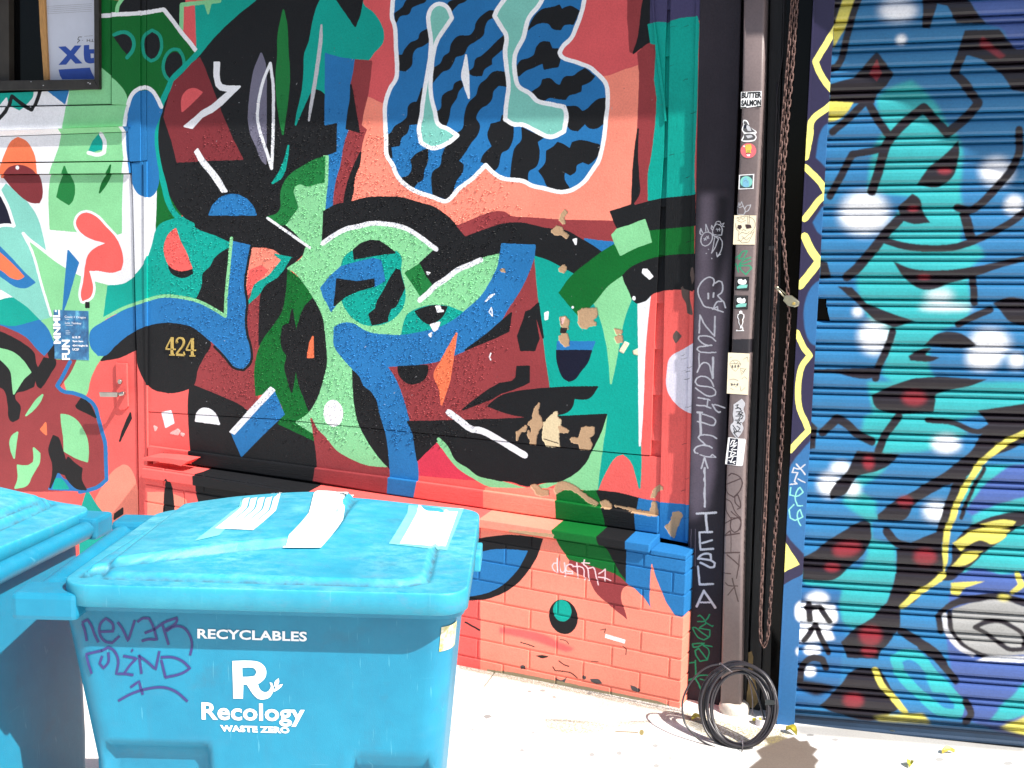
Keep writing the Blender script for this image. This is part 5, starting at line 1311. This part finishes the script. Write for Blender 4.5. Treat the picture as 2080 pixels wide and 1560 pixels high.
# ------------------------------------------------------------------ coil of cable
coil = thing('cable_coil', 'loose coil of black cable leaning against the pipe foot', 'cable coil', on_ground(1500, 1515))
cb0 = on_ground(1500, 1519); tilt = Vector((0, .35, 1)).normalized()
PK = Plane(cb0, (1, 0, 0), tilt)
loops = [('1502,1434 72,86', .0, 1.0), ('1500,1436 78,86', .006, 1.0), ('1503,1437 66,80', .010, .9), ('1499,1431 79,84', -.008, 1.0), ('1504,1440 60,76', .004, 1.0), ('1506,1433 70,83', .014, .8), ('1503,1439 56,72', .002, 1), ('1498,1438 62,79', .012, 1), ('1501,1432 75,88', -.012, 1)]
for i, (e, off, sc) in enumerate(loops):
    c0, r0 = [tuple(map(float, q.split(','))) for q in e.split()]; n = 44; P = []
    for k in range(n):
        a = 2 * math.pi * k / n; w = 1 + .014 * math.sin(3 * a + i) + .008 * math.sin(5 * a + 2.1 * i) ; P.append(PK.hit(c0[0] + math.cos(a) * r0[0] * w, c0[1] + math.sin(a) * r0[1] * w, off + .004 * math.sin(2 * a + i * 2)))
    b = MB(); b.tube(P, .0042, 7, True); b.build('loop', M_CABLE, coil)
P = curve(pts('c', '620,215 480,240 340,310 200,450 90,640 45,800 50,960 90,1120 200,1260 340,1380 560,1480 760,1530 960,1545'), False, 5)
b = MB(); b.tube([PK.hit(x, y, .012 + .02 * math.sin(i / len(P) * 3.1)) for i, (x, y) in enumerate(P)], .0032, 7); b.build('stray_loop', M_CABLE, coil)
P = curve(pts('c', '970,320 1060,420 1150,600 1210,780 1260,960 1290,1060'), False, 5)
b = MB(); b.tube([PK.hit(x, y, -.02) for x, y in P], .003, 7); b.build('cable_end', M_CABLE, coil)
P = curve(pts('c', '960,320 1040,440 1085,600 1105,780 1100,980'), False, 5)
b = MB(); b.tube([PK.hit(x, y, -.016) for x, y in P], .0018, 6); b.build('thin_wire', plain('thin_wire', (120, 112, 112), .4), coil)
for P in ('610,195 700,265 800,340', '945,1360 955,1440 945,1530'):
    b = MB(); b.tube([PK.hit(x, y, .022) for x, y in pts('c', P)], .0022, 6); b.build('tie', plain('cable_tie', (90, 84, 90), .35), coil)
b = MB(); b.prism([PK.hit(x, y, .02) for x, y in pts('c', '1300,745 1420,760 1450,830 1290,835')], PK.N * -.004); b.build('tape', plain('tape', (52, 54, 54), .5), coil)
b = MB(); c1 = on_ground(1546, 1472); cyl_r = lambda r, z: [(c1.x + r * math.cos(k * math.pi / 8), c1.y + r * math.sin(k * math.pi / 8), z) for k in range(16)]
b.rings([cyl_r(.019, 0), cyl_r(.019, .022), cyl_r(.015, .022), cyl_r(.015, .004)], 0, True, True, False); tag(b.build('pipe_stub', plain('white_plastic', (205, 200, 205), .5, .1), None, None), 'short white plastic pipe stub at the foot of the black jamb', 'pipe stub')

# ------------------------------------------------------------------ stickers on the pipe
PSK = Plane((0, CON_Y - .0012, 0), (1, 0, 0))
def sticker(name, label, base, prints, cat='sticker', group=None):
    b = MB(); mats = []; key, outline, sm = base; mats.append(ink(key)); P = curve(outline, True, 4) if sm else outline
    b.prism(on(P, PSK, 0), (0, .0009, 0))
    for pr in prints:
        k = pr[0]; mi = ink(k)
        if mi not in mats: mats.append(mi)
        i = mats.index(mi); lvl = .0004 * (1 + pr[-1]) if isinstance(pr[-1], int) else .0004
        if pr[1] == 'p': print_poly(b, pr[2], PSK, lvl, i, 4)
        elif pr[1] == 'f': print_poly(b, pr[2], PSK, lvl, i, smooth=False)
        elif pr[1] == 's': print_line(b, pr[2], pr[3], PSK, lvl, i)
        elif pr[1] == 't': print_text(b, pr[2], *pr[3], PSK, lvl, i, .05)
    return tag(b.build(name, mats), label, cat, group)
I = lambda s: pts('i', s)
I6 = lambda x, y: (1460 + x / 6.7826, 150 + y / 6.7826)
sticker('sticker', 'white sticker lettered BUTTER SALMON in black near the top of the pipe', ('WH', I('308,250 592,236 583,440 303,478'), False),
        [('K', 't', 'BUTTER', (I6(312, 340), I6(586, 330), I6(318, 255))), ('K', 't', 'SALMON', (I6(310, 446), I6(582, 436), I6(312, 362))), ('K', 'f', I('303,458 380,454 380,470 303,475'), 1), ('K', 'f', I('522,445 583,440 583,455 522,462'), 1)])
sticker('sticker', 'cut-out sticker of a grey pigeon perched on a rock', ('WH', I('345,632 385,640 410,680 420,710 470,760 515,790 522,815 500,830 520,870 500,915 440,935 330,930 308,915 335,860 345,820 318,775 325,735 340,700 332,655'), True),
        [('DK', 'p', I('345,650 380,655 400,690 430,720 470,770 505,795 440,805 370,805 335,775 340,735 355,700 345,680')), ('LGR', 'p', I('390,700 430,730 450,790 400,785 380,740'), 1), ('N', 'p', I('345,705 380,700 378,745 345,750'), 1), ('DK', 'p', I('345,830 420,822 480,835 510,870 490,905 420,915 325,915 345,880')), ('LGR', 'p', I('370,850 450,840 470,870 400,890'), 1)])
ci = lambda cx, cy, rx, ry, n=20: np.stack([cx + rx * np.cos(np.linspace(0, 6.2832, n + 1)[:-1]), cy + ry * np.sin(np.linspace(0, 6.2832, n + 1)[:-1])], 1)
II = lambda P: np.array([I6(*q) for q in P])
sticker('sticker', 'round pink sticker with a small yellow frowning face', ((226, 108, 116), II(ci(408, 1058, 108, 104)), False),
        [((206, 186, 80), 'p', I('375,975 440,970 455,1020 440,1060 450,1090 375,1090 372,1050 362,1010')), ('K', 's', I('395,1055 402,1068 410,1058'), .5, 1), ('K', 's', I('415,1058 420,1070 428,1056'), .5, 1), ('K', 's', I('378,1100 400,1085 420,1088 438,1104'), .6, 1), ('WH', 'p', I('378,1108 400,1112 436,1106 425,1135 395,1135')), ('WH', 'p', II(ci(350, 998, 12, 12, 8)))])
sticker('sticker', 'square white bordered sticker with a pale blue shape in a disc', ('WH', I('280,1392 488,1378 478,1584 272,1592'), False),
        [((62, 74, 78), 'f', I('294,1402 472,1392 464,1572 288,1578')), ('LT', 'p', II(ci(380, 1487, 84, 78)), 1), ((120, 178, 205), 'f', I('330,1545 330,1480 345,1440 375,1425 395,1460 415,1475 418,1545 395,1560 350,1560'), 2), ('DK', 's', I('345,1490 360,1470 385,1470 400,1500'), .5, 3)])
J = lambda s: pts('j', s)
lines_sk = ['290,330 330,315 400,310 470,340 490,400 470,450 440,480', '285,380 290,440 320,470 310,540 350,590 420,580 450,520 480,460', '430,300 425,400', '410,310 412,395', '310,400 300,430 330,450 350,420 310,402', '385,395 440,400 450,430 400,440 384,398', '345,460 370,445 390,465', '320,500 350,480 400,490 430,470', '300,560 340,570 360,540 400,560 430,530', '345,520 380,540 420,500 460,480', '300,320 320,345 340,320 360,345 380,318', '300,350 340,370 390,350']
sticker('sticker', 'cream paper sticker with a scratchy pen drawing of a bearded skull', ('CR', J('268,298 500,300 486,608 255,606'), False),
        [('BRN', 's', J(s), .7) for s in lines_sk] + [('MK', 'p', J('310,402 340,400 350,425 325,445 305,430'), 1), ('MK', 'p', J('384,398 440,398 448,428 400,436'), 1)])
for dy, lb in ((0, 'black square sticker with white blob, just under the green tag'), (200, 'black square sticker with white blob, just above the white figure sticker')):
    q = lambda s: J(s) + np.array([-dy * .01, dy / 5.2 * .99])
    sticker('sticker', lb, ('K', q('278,948 425,948 420,1092 274,1088'), False),
            [('DK', 's', q('290,960 412,960 408,1078 288,1075 289,962'), .8), ('WH', 'p', q('310,975 345,970 360,985 385,972 398,995 390,1025 350,1030 315,1020 305,1000')), ('LT', 'p', q('295,1055 330,1035 410,1030 400,1065 300,1072'))])
sticker('sticker', 'thin white outline sticker of a standing figure on the pipe', ('WH', J('318,1315 335,1304 352,1316 352,1335 372,1345 372,1380 362,1400 362,1430 350,1470 362,1490 360,1500 372,1520 285,1522 290,1508 320,1498 330,1480 312,1430 312,1400 300,1378 304,1345 322,1335'), True),
        [('BRN', 'p', J('328,1335 350,1340 364,1352 362,1378 352,1400 354,1430 342,1465 334,1465 320,1425 320,1395 310,1375 312,1352')), ('DK', 'f', J('320,1350 352,1350 350,1385 322,1385'), 1), ('BRN', 'f', J('296,1500 350,1490 350,1508 305,1512'), 1)])
Rr = lambda s: pts('r', s)
cone = ['555,700 600,670 660,680 690,720 640,790 625,805 590,780 550,710', '555,710 690,715', '680,760 700,850 755,770', '690,770 750,780', '720,660 770,630 780,690', '560,640 580,630', '545,910 600,900 660,920', '560,950 590,965 650,970', '680,985 690,1050 745,1000', '700,900 730,870 770,900', '560,1010 600,1030', '600,680 625,720 655,690', '700,790 720,820 735,790', '620,990 640,1000']
sticker('sticker', 'tall cream sticker with faint sketches of cones, below the black band', ('CR', Rr('535,578 795,590 775,1092 518,1075'), False),
        [('BRN', 's', Rr(s), .6) for s in cone] + [('DK', 'f', Rr(s), 1) for s in ('578,730 592,730 598,760 582,762', '615,730 630,730 628,762 614,760', '650,730 668,725 664,752 648,755', '570,955 585,950 592,978 572,980', '605,955 618,955 618,975 604,975', '640,955 660,950 655,980 640,980')])
Sg = lambda s: pts('s', s)
sc_ = ['625,20 660,10 640,40 690,60', '620,60 670,50 700,90', '630,100 690,95 650,130 700,140', '625,150 690,150 660,190 710,180', '615,200 680,200 640,240 700,230', '590,260 640,330 600,350 650,410', '640,270 680,300 650,340 690,345', '600,300 620,360 650,330', '660,110 720,150 690,190', '640,210 690,260', '690,100 715,110 690,130']
sticker('sticker', 'grey cloud shaped sticker with black scribbled letters above the HELLO tag', ('LGR', Sg('600,10 700,-60 740,0 720,70 740,130 735,200 700,240 720,300 690,370 640,430 570,330 565,260 600,220 590,130 600,60'), True), [('K', 's', Sg(s), 1.4) for s in sc_])
S6 = lambda x, y: (1390 + x / 6, 820 + y / 6)
sticker('sticker', 'white HELLO name tag sticker turned sideways with black scrawled tag', ('WH', Sg('535,412 560,410 655,425 740,430 748,450 712,750 695,760 640,756 500,735 500,715'), False),
        [('N', 'f', Sg('558,418 658,432 632,748 522,735')), ('LGR', 't', 'HELLO', (S6(702, 525), S6(680, 690), S6(716, 527)))] + [('WH', 's', Sg(s), 1.7, 1) for s in ('570,460 620,440 590,500 645,470', '560,520 640,500 570,560 640,560', '545,580 635,600 560,640', '600,520 560,640 640,640', '535,660 600,640 560,720 625,700', '540,690 620,730', '590,440 560,500')])

# ------------------------------------------------------------------ fallen leaves
def leaf(cx, cy, L, rot, col, label, curl=.012):
    o = on_ground(cx, cy); b = MB(); G = []
    for i in range(9):
        t_ = i / 8; w = L * .26 * math.sin(math.pi * min(1, t_ * 1.02)) ** .8 + .0006; row = []
        for j in (-1, -.5, 0, .5, 1):
            x_, y_ = (t_ - .5) * L, j * w; z_ = .003 + curl * (j * j) * .8 + curl * .6 * math.sin(t_ * 3.1) ** 2
            row.append(o + Vector((x_ * math.cos(rot) - y_ * math.sin(rot), x_ * math.sin(rot) + y_ * math.cos(rot), z_)))
        G.append(row)
    b.grid(G); k = len(b.v); b.v += [v - Vector((0, 0, .0008)) for v in b.v[:k]]
    for f_ in list(b.f): b.face([k + i for i in reversed(f_)], 0, True)
    mat = plain('leaf', col, .45, .25, 60, .0006, 120, alt=(230, 214, 90)); tag(b.build('fallen_leaf', mat, fixn=False), label, 'leaf', 'fallen leaves on the sidewalk')
leaf(1607, 1490, .049, 2.6, (190, 180, 40), 'yellow green leaf lying at the foot of the blue guide rail', .018)
leaf(1538, 1470, .044, -.5, (150, 160, 30), 'green and yellow leaf behind the cable coil by the pipe foot')
leaf(1926, 1531, .044, .6, (206, 160, 50), 'curled amber leaf in front of the shutter', .014)
leaf(1848, 1556, .040, 1.6, (170, 176, 60), 'pale green leaf at the very bottom edge below the shutter')
leaf(1812, 1488, .040, .15, (160, 130, 80), 'dry brown leaf under the bottom bar of the shutter', .006)
leaf(1415, 1462, .040, .8, (170, 130, 50), 'brown yellow leaf between the black post and the cable coil')
# ------------------------------------------------------------------ recycling carts
def plastic(name, streak, c0=(.006, .175, .30), c1=(.009, .235, .38)):
    m, t, p = new_mat(name); pos = geo_pos(t)
    n = noise(t, 5, 6, pos, .7); c = ramp(t, n.outputs[0], [(.3, c0), (.7, c1)]).outputs[0]
    rotm = t.nodes.new('ShaderNodeMapping'); rotm.inputs['Rotation'].default_value = (0, 0, -R(24)); t.links.new(pos, rotm.inputs[0])
    s = noise(t, 34, 9, scaled(t, rotm.outputs[0], (.6, 1.0, 1.0)), .82); s2 = noise(t, 4, 4, pos); mm = t.nodes.new('ShaderNodeMath'); mm.operation = 'MULTIPLY'
    t.links.new(ramp(t, s.outputs[0], [(.42, 0.0), (.72, 1.0)]).outputs[0], mm.inputs[0]); t.links.new(ramp(t, s2.outputs[0], [(.36, .1 * streak), (.62, streak)]).outputs[0], mm.inputs[1])
    nz = t.nodes.new('ShaderNodeSeparateXYZ'); t.links.new(t.nodes.new('ShaderNodeNewGeometry').outputs['Normal'], nz.inputs[0]); up = t.nodes.new('ShaderNodeMath'); up.operation = 'MULTIPLY'   # bleach grows on upward faces: lit top against shaded front, painted in
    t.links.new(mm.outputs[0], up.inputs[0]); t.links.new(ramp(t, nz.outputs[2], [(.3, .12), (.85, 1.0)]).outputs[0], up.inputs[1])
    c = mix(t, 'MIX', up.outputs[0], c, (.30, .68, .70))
    vs_ = noise(t, 30, 6, scaled(t, pos, (1, 1, .08)), .7); c = mix(t, 'MIX', ramp(t, vs_.outputs[0], [(.52, 0.0), (.78, .28)]).outputs[0], c, (.03, .16, .26))
    d = noise(t, 19, 8, scaled(t, rotm.outputs[0], (.5, 1.0, 1.0)), .75); c = mix(t, 'MIX', ramp(t, d.outputs[0], [(.54, 0.0), (.76, streak * .75)]).outputs[0], c, (.15, .22, .33))
    for st_, th in (((70, 70, 1.2), .70), ((1.5, 1.5, 80), .72), ((55, 4, 4), .70)):     # scratches
        sc_ = noise(t, 3, 3, scaled(t, pos, st_), .5); c = mix(t, 'MIX', ramp(t, sc_.outputs[0], [(th, 0.0), (th + .04, .35)]).outputs[0], c, (.12, .42, .55))
    sm_ = noise(t, 7, 5, pos, .6); c = mix(t, 'MIX', ramp(t, sm_.outputs[0], [(.60, 0.0), (.80, .5)]).outputs[0], c, (.05, .10, .14))
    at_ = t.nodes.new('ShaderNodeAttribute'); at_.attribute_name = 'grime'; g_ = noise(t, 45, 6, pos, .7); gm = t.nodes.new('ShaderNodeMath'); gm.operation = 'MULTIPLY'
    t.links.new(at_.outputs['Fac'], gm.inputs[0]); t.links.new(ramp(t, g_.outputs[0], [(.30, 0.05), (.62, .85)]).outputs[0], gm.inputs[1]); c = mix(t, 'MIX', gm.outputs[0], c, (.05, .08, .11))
    t.links.new(c, p.inputs[0]); p.inputs['Roughness'].default_value = .48; p.inputs['Specular IOR Level'].default_value = .45
    bump(t, p, noise(t, 500, 2, pos).outputs[0], .0004); return m
M_BODY = plastic('cart_plastic', .12); M_LID = plastic('lid_plastic_bleached_lit_top', .6, (.016, .25, .39), (.028, .34, .47))
ZR = .90
wd = ray(1072, 464); wd = Vector((wd[0], wd[1], 0)).normalized(); ld = Vector((wd.y, -wd.x, 0))
FL, FRt, BR_ = on_ground(116, 1229, ZR), on_ground(949, 1243, ZR), on_ground(985, 1036, .945)
LL = (FRt - FL).dot(ld); WW = (BR_ - FRt).dot(wd)
def sstep(a, b_, x): x = min(1, max(0, (x - a) / (b_ - a))); return x * x * (3 - 2 * x)
def sdist(P, x, y):                                # signed distance to polygon, + inside
    x1, y1 = P[:, 0], P[:, 1]; x2, y2 = np.roll(x1, -1), np.roll(y1, -1); dx, dy = x2 - x1, y2 - y1
    t_ = np.clip(((x - x1) * dx + (y - y1) * dy) / (dx * dx + dy * dy + 1e-12), 0, 1); d = np.sqrt(((x1 + t_ * dx - x) ** 2 + (y1 + t_ * dy - y) ** 2).min())
    k = (y1 > y) != (y2 > y); xi = x1[k] + (y - y1[k]) / (y2[k] - y1[k]) * dx[k]; return d if (xi > x).sum() % 2 else -d
def rrect(l0, l1, w0, w1, r, nc=7, ns=22):
    out = []
    cs = [((l1 - r, w0 + r), -90), ((l1 - r, w1 - r), 0), ((l0 + r, w1 - r), 90), ((l0 + r, w0 + r), 180)]
    for i, ((cl, cw), a0) in enumerate(cs):
        for k in range(nc + 1): a = R(a0 + 90 * k / nc); out.append((cl + r * math.cos(a), cw + r * math.sin(a)))
        (nl_, nw_), na = cs[(i + 1) % 4]; e = (nl_ + r * math.cos(R(na)), nw_ + r * math.sin(R(na))); s_ = out[-1]
        for k in range(1, ns): out.append((s_[0] + (e[0] - s_[0]) * k / ns, s_[1] + (e[1] - s_[1]) * k / ns))
    return out
def lid_uv(x, y, z=.955):
    g = on_ground(x, y, z) - FL; return g.dot(ld), g.dot(wd)
G1 = np.array([lid_uv(*q) for q in curve(np.array([(150, 1152), (286, 1136), (370, 1128), (455, 1119), (603, 1110), (640, 1104), (668, 1090), (690, 1066), (721, 1030), (741, 1008)]), False, 5)])
plateau = np.concatenate([G1, [(G1[-1][0], WW + .2), (.06, WW + .2), (.03, G1[0][1])]])
plateau[:, 0] = np.maximum(plateau[:, 0], .03); plateau[:, 1] = np.minimum(plateau[:, 1], WW - .03)
frontp = np.array([(.075, .052), (LL - .13, .045), (LL - .085, .075), (LL - .085, WW - .05), (.07, WW - .05), (.07, .07)])
def sd_many(P, X, Y):
    out = np.empty(len(X))
    x1, y1 = P[:, 0], P[:, 1]; x2, y2 = np.roll(x1, -1), np.roll(y1, -1); dx, dy = x2 - x1, y2 - y1
    t_ = np.clip(((X[:, None] - x1) * dx + (Y[:, None] - y1) * dy) / (dx * dx + dy * dy + 1e-12), 0, 1)
    d = np.sqrt(((x1 + t_ * dx - X[:, None]) ** 2 + (y1 + t_ * dy - Y[:, None]) ** 2).min(1))
    k = (y1 > Y[:, None]) != (y2 > Y[:, None]); xi = x1 + (Y[:, None] - y1) / np.where(dy == 0, 1e-12, dy) * dx
    return np.where(((xi > X[:, None]) & k).sum(1) % 2 == 1, d, -d)
def ss_(a, b_, x): x = np.clip((x - a) / (b_ - a), 0, 1); return x * x * (3 - 2 * x)
def lid_many(L_, W_):
    L_, W_ = np.asarray(L_, float), np.asarray(W_, float); s = ss_(.02, WW * .95, W_); q = L_ / LL
    z = .940 + s * (.030 * np.exp(-((q - .52) / .33) ** 2) + .008 * q) - .012 * (1 - ss_(0, .28, q)) * s
    d1, d2 = sd_many(frontp, L_, W_), sd_many(plateau, L_, W_)
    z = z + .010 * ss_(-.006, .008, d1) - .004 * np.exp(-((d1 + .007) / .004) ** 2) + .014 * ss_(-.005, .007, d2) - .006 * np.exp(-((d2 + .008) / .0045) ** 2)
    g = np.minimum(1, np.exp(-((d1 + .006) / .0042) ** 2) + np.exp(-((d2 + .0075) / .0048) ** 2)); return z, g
def lid_h(l, w): return float(lid_many([l], [w])[0][0])
IW0, IWK = .062, .045
LS = [.994, .988] + [.980 - .0096 * k for k in range(100)]
def cart(name, label, Pf, detailed, lx, root_at, group='blue recycling bins by the wall'):
    root = thing(name, label, 'recycling bin', root_at, group)
    def ins(z): k = ZR - z; return (-.030 + .16 * min(k, .35) if detailed else -.042 - .05 * min(k, .5)), .022 + .075 * k, IW0 + IWK * k
    def body_pt(l, w, z, il, ir, iw):
        dw = 0.0
        if detailed and w < iw + .01:
            for (a, c, zt) in ((.05, .265, .592), (.535, .745, .576)):
                dw = max(dw, .030 * sstep(a, a + .012, l) * sstep(c, c - .014, l) * sstep(zt, zt - .016, z))
        return Pf(l, w + dw, z)
    rg = []; zs = [0.02, .1, .2, .3, .4, .5, .55, .58, .6, .61, .62, .625, .63, .635, .64, .645, .65, .655, .66, .665, .67, .68, .70, .74, .78, .82, .855, .868]
    for z in zs:
        il, ir, iw = ins(z); rg.append([body_pt(l, w, z, il, ir, iw) for l, w in rrect(il, LL - ir, iw, WW - iw, .05, 7, 60)])
    for z, e in ((.872, .0), (.876, .020), (.896, .022), (.898, .012), (.898, -.02)):
        il, ir, iw = ins(.868); rg.append([Pf(l, w, z) for l, w in rrect(il - e, LL - ir + e * .8, iw - e, WW - iw + e, .05, 7, 60)])
    b = MB(); b.rings(rg, 0, True, False); body = b.build('body', M_BODY, root)
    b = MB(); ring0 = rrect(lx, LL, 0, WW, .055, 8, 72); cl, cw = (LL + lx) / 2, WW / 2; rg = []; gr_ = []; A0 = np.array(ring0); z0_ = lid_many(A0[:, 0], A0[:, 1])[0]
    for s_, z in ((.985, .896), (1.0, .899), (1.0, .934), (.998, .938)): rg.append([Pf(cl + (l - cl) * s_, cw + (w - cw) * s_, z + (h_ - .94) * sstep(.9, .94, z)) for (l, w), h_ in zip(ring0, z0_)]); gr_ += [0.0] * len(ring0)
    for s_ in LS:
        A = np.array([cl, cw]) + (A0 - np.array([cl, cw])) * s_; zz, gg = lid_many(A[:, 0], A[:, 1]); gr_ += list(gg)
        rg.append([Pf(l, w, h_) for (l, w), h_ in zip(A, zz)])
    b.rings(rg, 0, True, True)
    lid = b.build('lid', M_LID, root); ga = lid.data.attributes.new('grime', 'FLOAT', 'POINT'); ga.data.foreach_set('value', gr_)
    # grab handle along the hinge side, carried on two end lugs
    b = MB(); n = 14
    b.tube([Pf(-.062, .02 + (WW - .04) * k / n, .892) for k in range(n + 1)], .021, 12)
    for w0 in (.0, WW - .085):
        q = [(-.088, w0), (.036, w0), (.036, w0 + .085), (-.088, w0 + .085)]; b.prism([Pf(l, w, .868) for l, w in q], (0, 0, .052))
    b.build('handle', M_BODY, root, None, .010)
    if detailed:
        b = MB(); q = [(-.074, .03), (.03, .03), (.03, WW - .03), (-.074, WW - .03)]; b.prism([Pf(l, w, .876) for l, w in q], (0, 0, .026)); b.build('rear_shelf', M_BODY, root, None, .008)
    b = MB(); b.prism([Pf(LL - .005, w, z) for w, z in ((WW * .62, .905), (WW * .80, .905), (WW * .80, .868), (WW * .62, .868))], Pf(.016, 0, 0) - Pf(0, 0, 0)); b.build('latch', M_LID, root, None, .004)
    for w0 in (.06, WW - .11):
        b = MB(); c = Pf(.10, w0, .125); ax = (Pf(0, 1, 0) - Pf(0, 0, 0)); b2 = [(0.0, .118), (.0, .125), (.05, .125), (.05, .118)]
        u = (Pf(1, 0, 0) - Pf(0, 0, 0)); rgs = [[c + ax * h_ + u * (r_ * math.cos(k * math.pi / 12)) + Vector((0, 0, r_ * math.sin(k * math.pi / 12))) for k in range(24)] for h_, r_ in b2]
        b.rings(rgs, 0, True, True); b.build('wheel', plain('cart_tyre', (28, 28, 28), .8), root)
    return root, body, lid
Pn = lambda l, w, z: FL + ld * l + wd * w + Vector((0, 0, z - FL.z))
near, nbody, nlid = cart('recycling_bin', 'nearer blue recycling bin, RECYCLABLES lettering on its side', Pn, True, 0.0, Pn(LL / 2, WW / 2, 0), None)
wd2 = ray(1400, 458); wd2 = Vector((wd2[0], wd2[1], 0)).normalized(); ld2 = Vector((wd2.y, -wd2.x, 0))
Q = on_ground(228, 1050, .905); O2 = Q - wd2 * WW - ld2 * .085
Pl = lambda l, w, z: Vector((O2.x, O2.y, 0)) - ld2 * l + wd2 * w + Vector((0, 0, z))
far, fbody, flid = cart('recycling_bin', 'plainer blue recycling bin cut by the left edge, its handle bar showing', Pl, False, -.045, Pl(LL / 2, WW / 2, 0), None)
# printing on the near side of the bin
tn = (.055, ) ; e0, e1 = Pn(.3, IW0 + IWK * .05, .85), Pn(.3, IW0 + IWK * .30, .60)
PB_ = Plane(e0, ld, (e0 - e1).normalized()); off = .0014
l_ = lambda x, y: (400 + x / 5.573, 1230 + y / 5.573)
b = MB(); print_text(b, 'RECYCLABLES', l_(5, 373), l_(1245, 408), l_(5, 262), PB_, off, 0, .03, 1.03); b.build('lettering', ink('WH', .5), nbody); b = MB()
lg = lambda s: pts('l', s)
b.fill([on(curve(lg('402,628 600,625 700,640 765,690 785,750 770,820 720,870 690,890 715,950 760,980 800,975 830,940 838,910 822,870 850,875 868,925 865,965 850,1000 820,1040 770,1060 700,1058 650,1020 600,950 565,895 525,895 520,1055 412,1052'), True, 3, 50), PB_, off), on(curve(lg('512,705 600,700 655,715 675,755 655,795 600,805 515,808'), True, 3, 50), PB_, off)])
b.fill([on(curve(lg('878,918 880,865 925,822 930,870 905,915'), True, 3, 50), PB_, off)]); b.fill([on(curve(lg('868,980 885,935 930,900 975,888 950,925 905,960'), True, 3, 50), PB_, off)])
b.build('emblem', ink('WH', .5), nbody); b = MB(); print_text(b, 'Recology', l_(55, 1350), l_(1222, 1375), l_(52, 1095), PB_, off, 0, .024, 1.03); b.build('lettering', ink('WH', .5), nbody); b = MB(); print_text(b, 'WASTE ZERO', l_(270, 1425), l_(1050, 1448), l_(262, 1352), PB_, off, 0, .05, 1.05)
b.build('lettering', ink('WH', .5), nbody)
b = MB()
for s in ('665,380 710,355 740,400 770,480 800,540', '668,385 690,450 705,530', '810,455 920,450 915,390 860,345 815,390 810,470 850,530 910,545 970,490', '955,375 1000,440 1040,530 1060,470 1095,360', '1115,375 1160,345 1210,345 1240,400 1275,520 1210,515 1150,530', '1175,465 1260,430 1330,380 1440,340 1430,380 1340,440', '1320,400 1370,560', '1350,450 1420,410 1490,420 1540,480 1560,560 1545,645', '745,795 715,700 700,635 830,605', '820,610 880,580 920,600 960,680 945,795 1010,795 1085,805', '830,650 810,710 840,750 880,700 880,620', '1000,650 1060,660 1110,670 1060,720 1010,790', '1130,640 1150,795', '1130,650 1200,700 1265,760 1295,610', '1310,680 1345,825', '1305,660 1400,660 1480,690 1545,750 1480,790 1340,825', '1060,905 1130,855 1160,965', '960,1015 1060,960 1180,920 1330,905 1430,940 1525,1020'):
    print_line(b, pts('M', s), 5.2, PB_, off * .8)
P = pts('M', '1062,605 1075,590 1085,605 1070,622'); print_poly(b, P, PB_, off)
b.build('pen_graffiti', ink((52, 52, 112), .4), nbody)
# sun-bleached instruction labels on the lid
from mathutils.bvhtree import BVHTree
_bv = BVHTree.FromPolygons([v.co + nlid.parent.location for v in nlid.data.vertices], [tuple(p.vertices) for p in nlid.data.polygons])
def lid_label(name, quad, mat, lift=.004, n=24):
    b = MB(); q = np.array(quad, float); G = []
    for i in range(n + 1):
        row = []
        for j in range(n + 1):
            u, v = i / n, j / n; p_ = (q[0] * (1 - u) + q[1] * u) * (1 - v) + (q[3] * (1 - u) + q[2] * u) * v
            l, w = lid_uv(*p_); l, w = lid_uv(*p_, lid_h(l, w)); hit = _bv.ray_cast(Pn(l, w, 1.2), Vector((0, 0, -1)))[0]; row.append((hit or Pn(l, w, lid_h(l, w))) + Vector((0, 0, lift)))
        G.append(row)
    b.grid(G); return b.build(name, mat, nlid, fixn=False)
M_LBL = plain('bleached_label', (236, 240, 240), .5, .04, 40, .0002)
lid_label('lid_label', [(654, 1008), (719, 1008), (652, 1094), (574, 1095)], M_LBL)
lid_label('lid_label', [(850, 1036), (930, 1041), (905, 1113), (812, 1105)], M_LBL, .0022)
m = plain('worn_label', (120, 206, 204), .5, .12, 30, .0003); lid_label('label_residue', [(835, 1028), (942, 1034), (908, 1120), (790, 1104)], m, .0012)
for k in range(5): lid_label('label_strip', [(505 + k * 15, 1020 + k * .3), (516 + k * 15, 1020 + k * .3), (452 + k * 15.5, 1072), (437 + k * 15.5, 1072)], M_LBL, .0016)
lid_label('label_residue', [(470, 1040), (505, 1020), (445, 1085), (395, 1098)], m, .0012)
# yellow label on the bin's right-hand corner
b = MB(); G = []
for i in range(4):
    row = []
    for j in range(7):
        z = .852 - .05 * i / 3; k_ = ZR - z; a = R(-62 + 60 * j / 6); cl_, cw_ = LL - (.022 + .075 * k_) - .05, IW0 + IWK * k_ + .05
        row.append(Pn(cl_ + (.0515) * math.cos(a), cw_ + .0515 * math.sin(a), z))
    G.append(row)
b.grid(G); b.build('corner_label', plain('yellow_label', (206, 190, 60), .5, .2, 60, .0002, alt=(226, 226, 214)), nbody, fixn=False)
for o in bpy.data.objects:
    if '_w' in o: del o['_w']
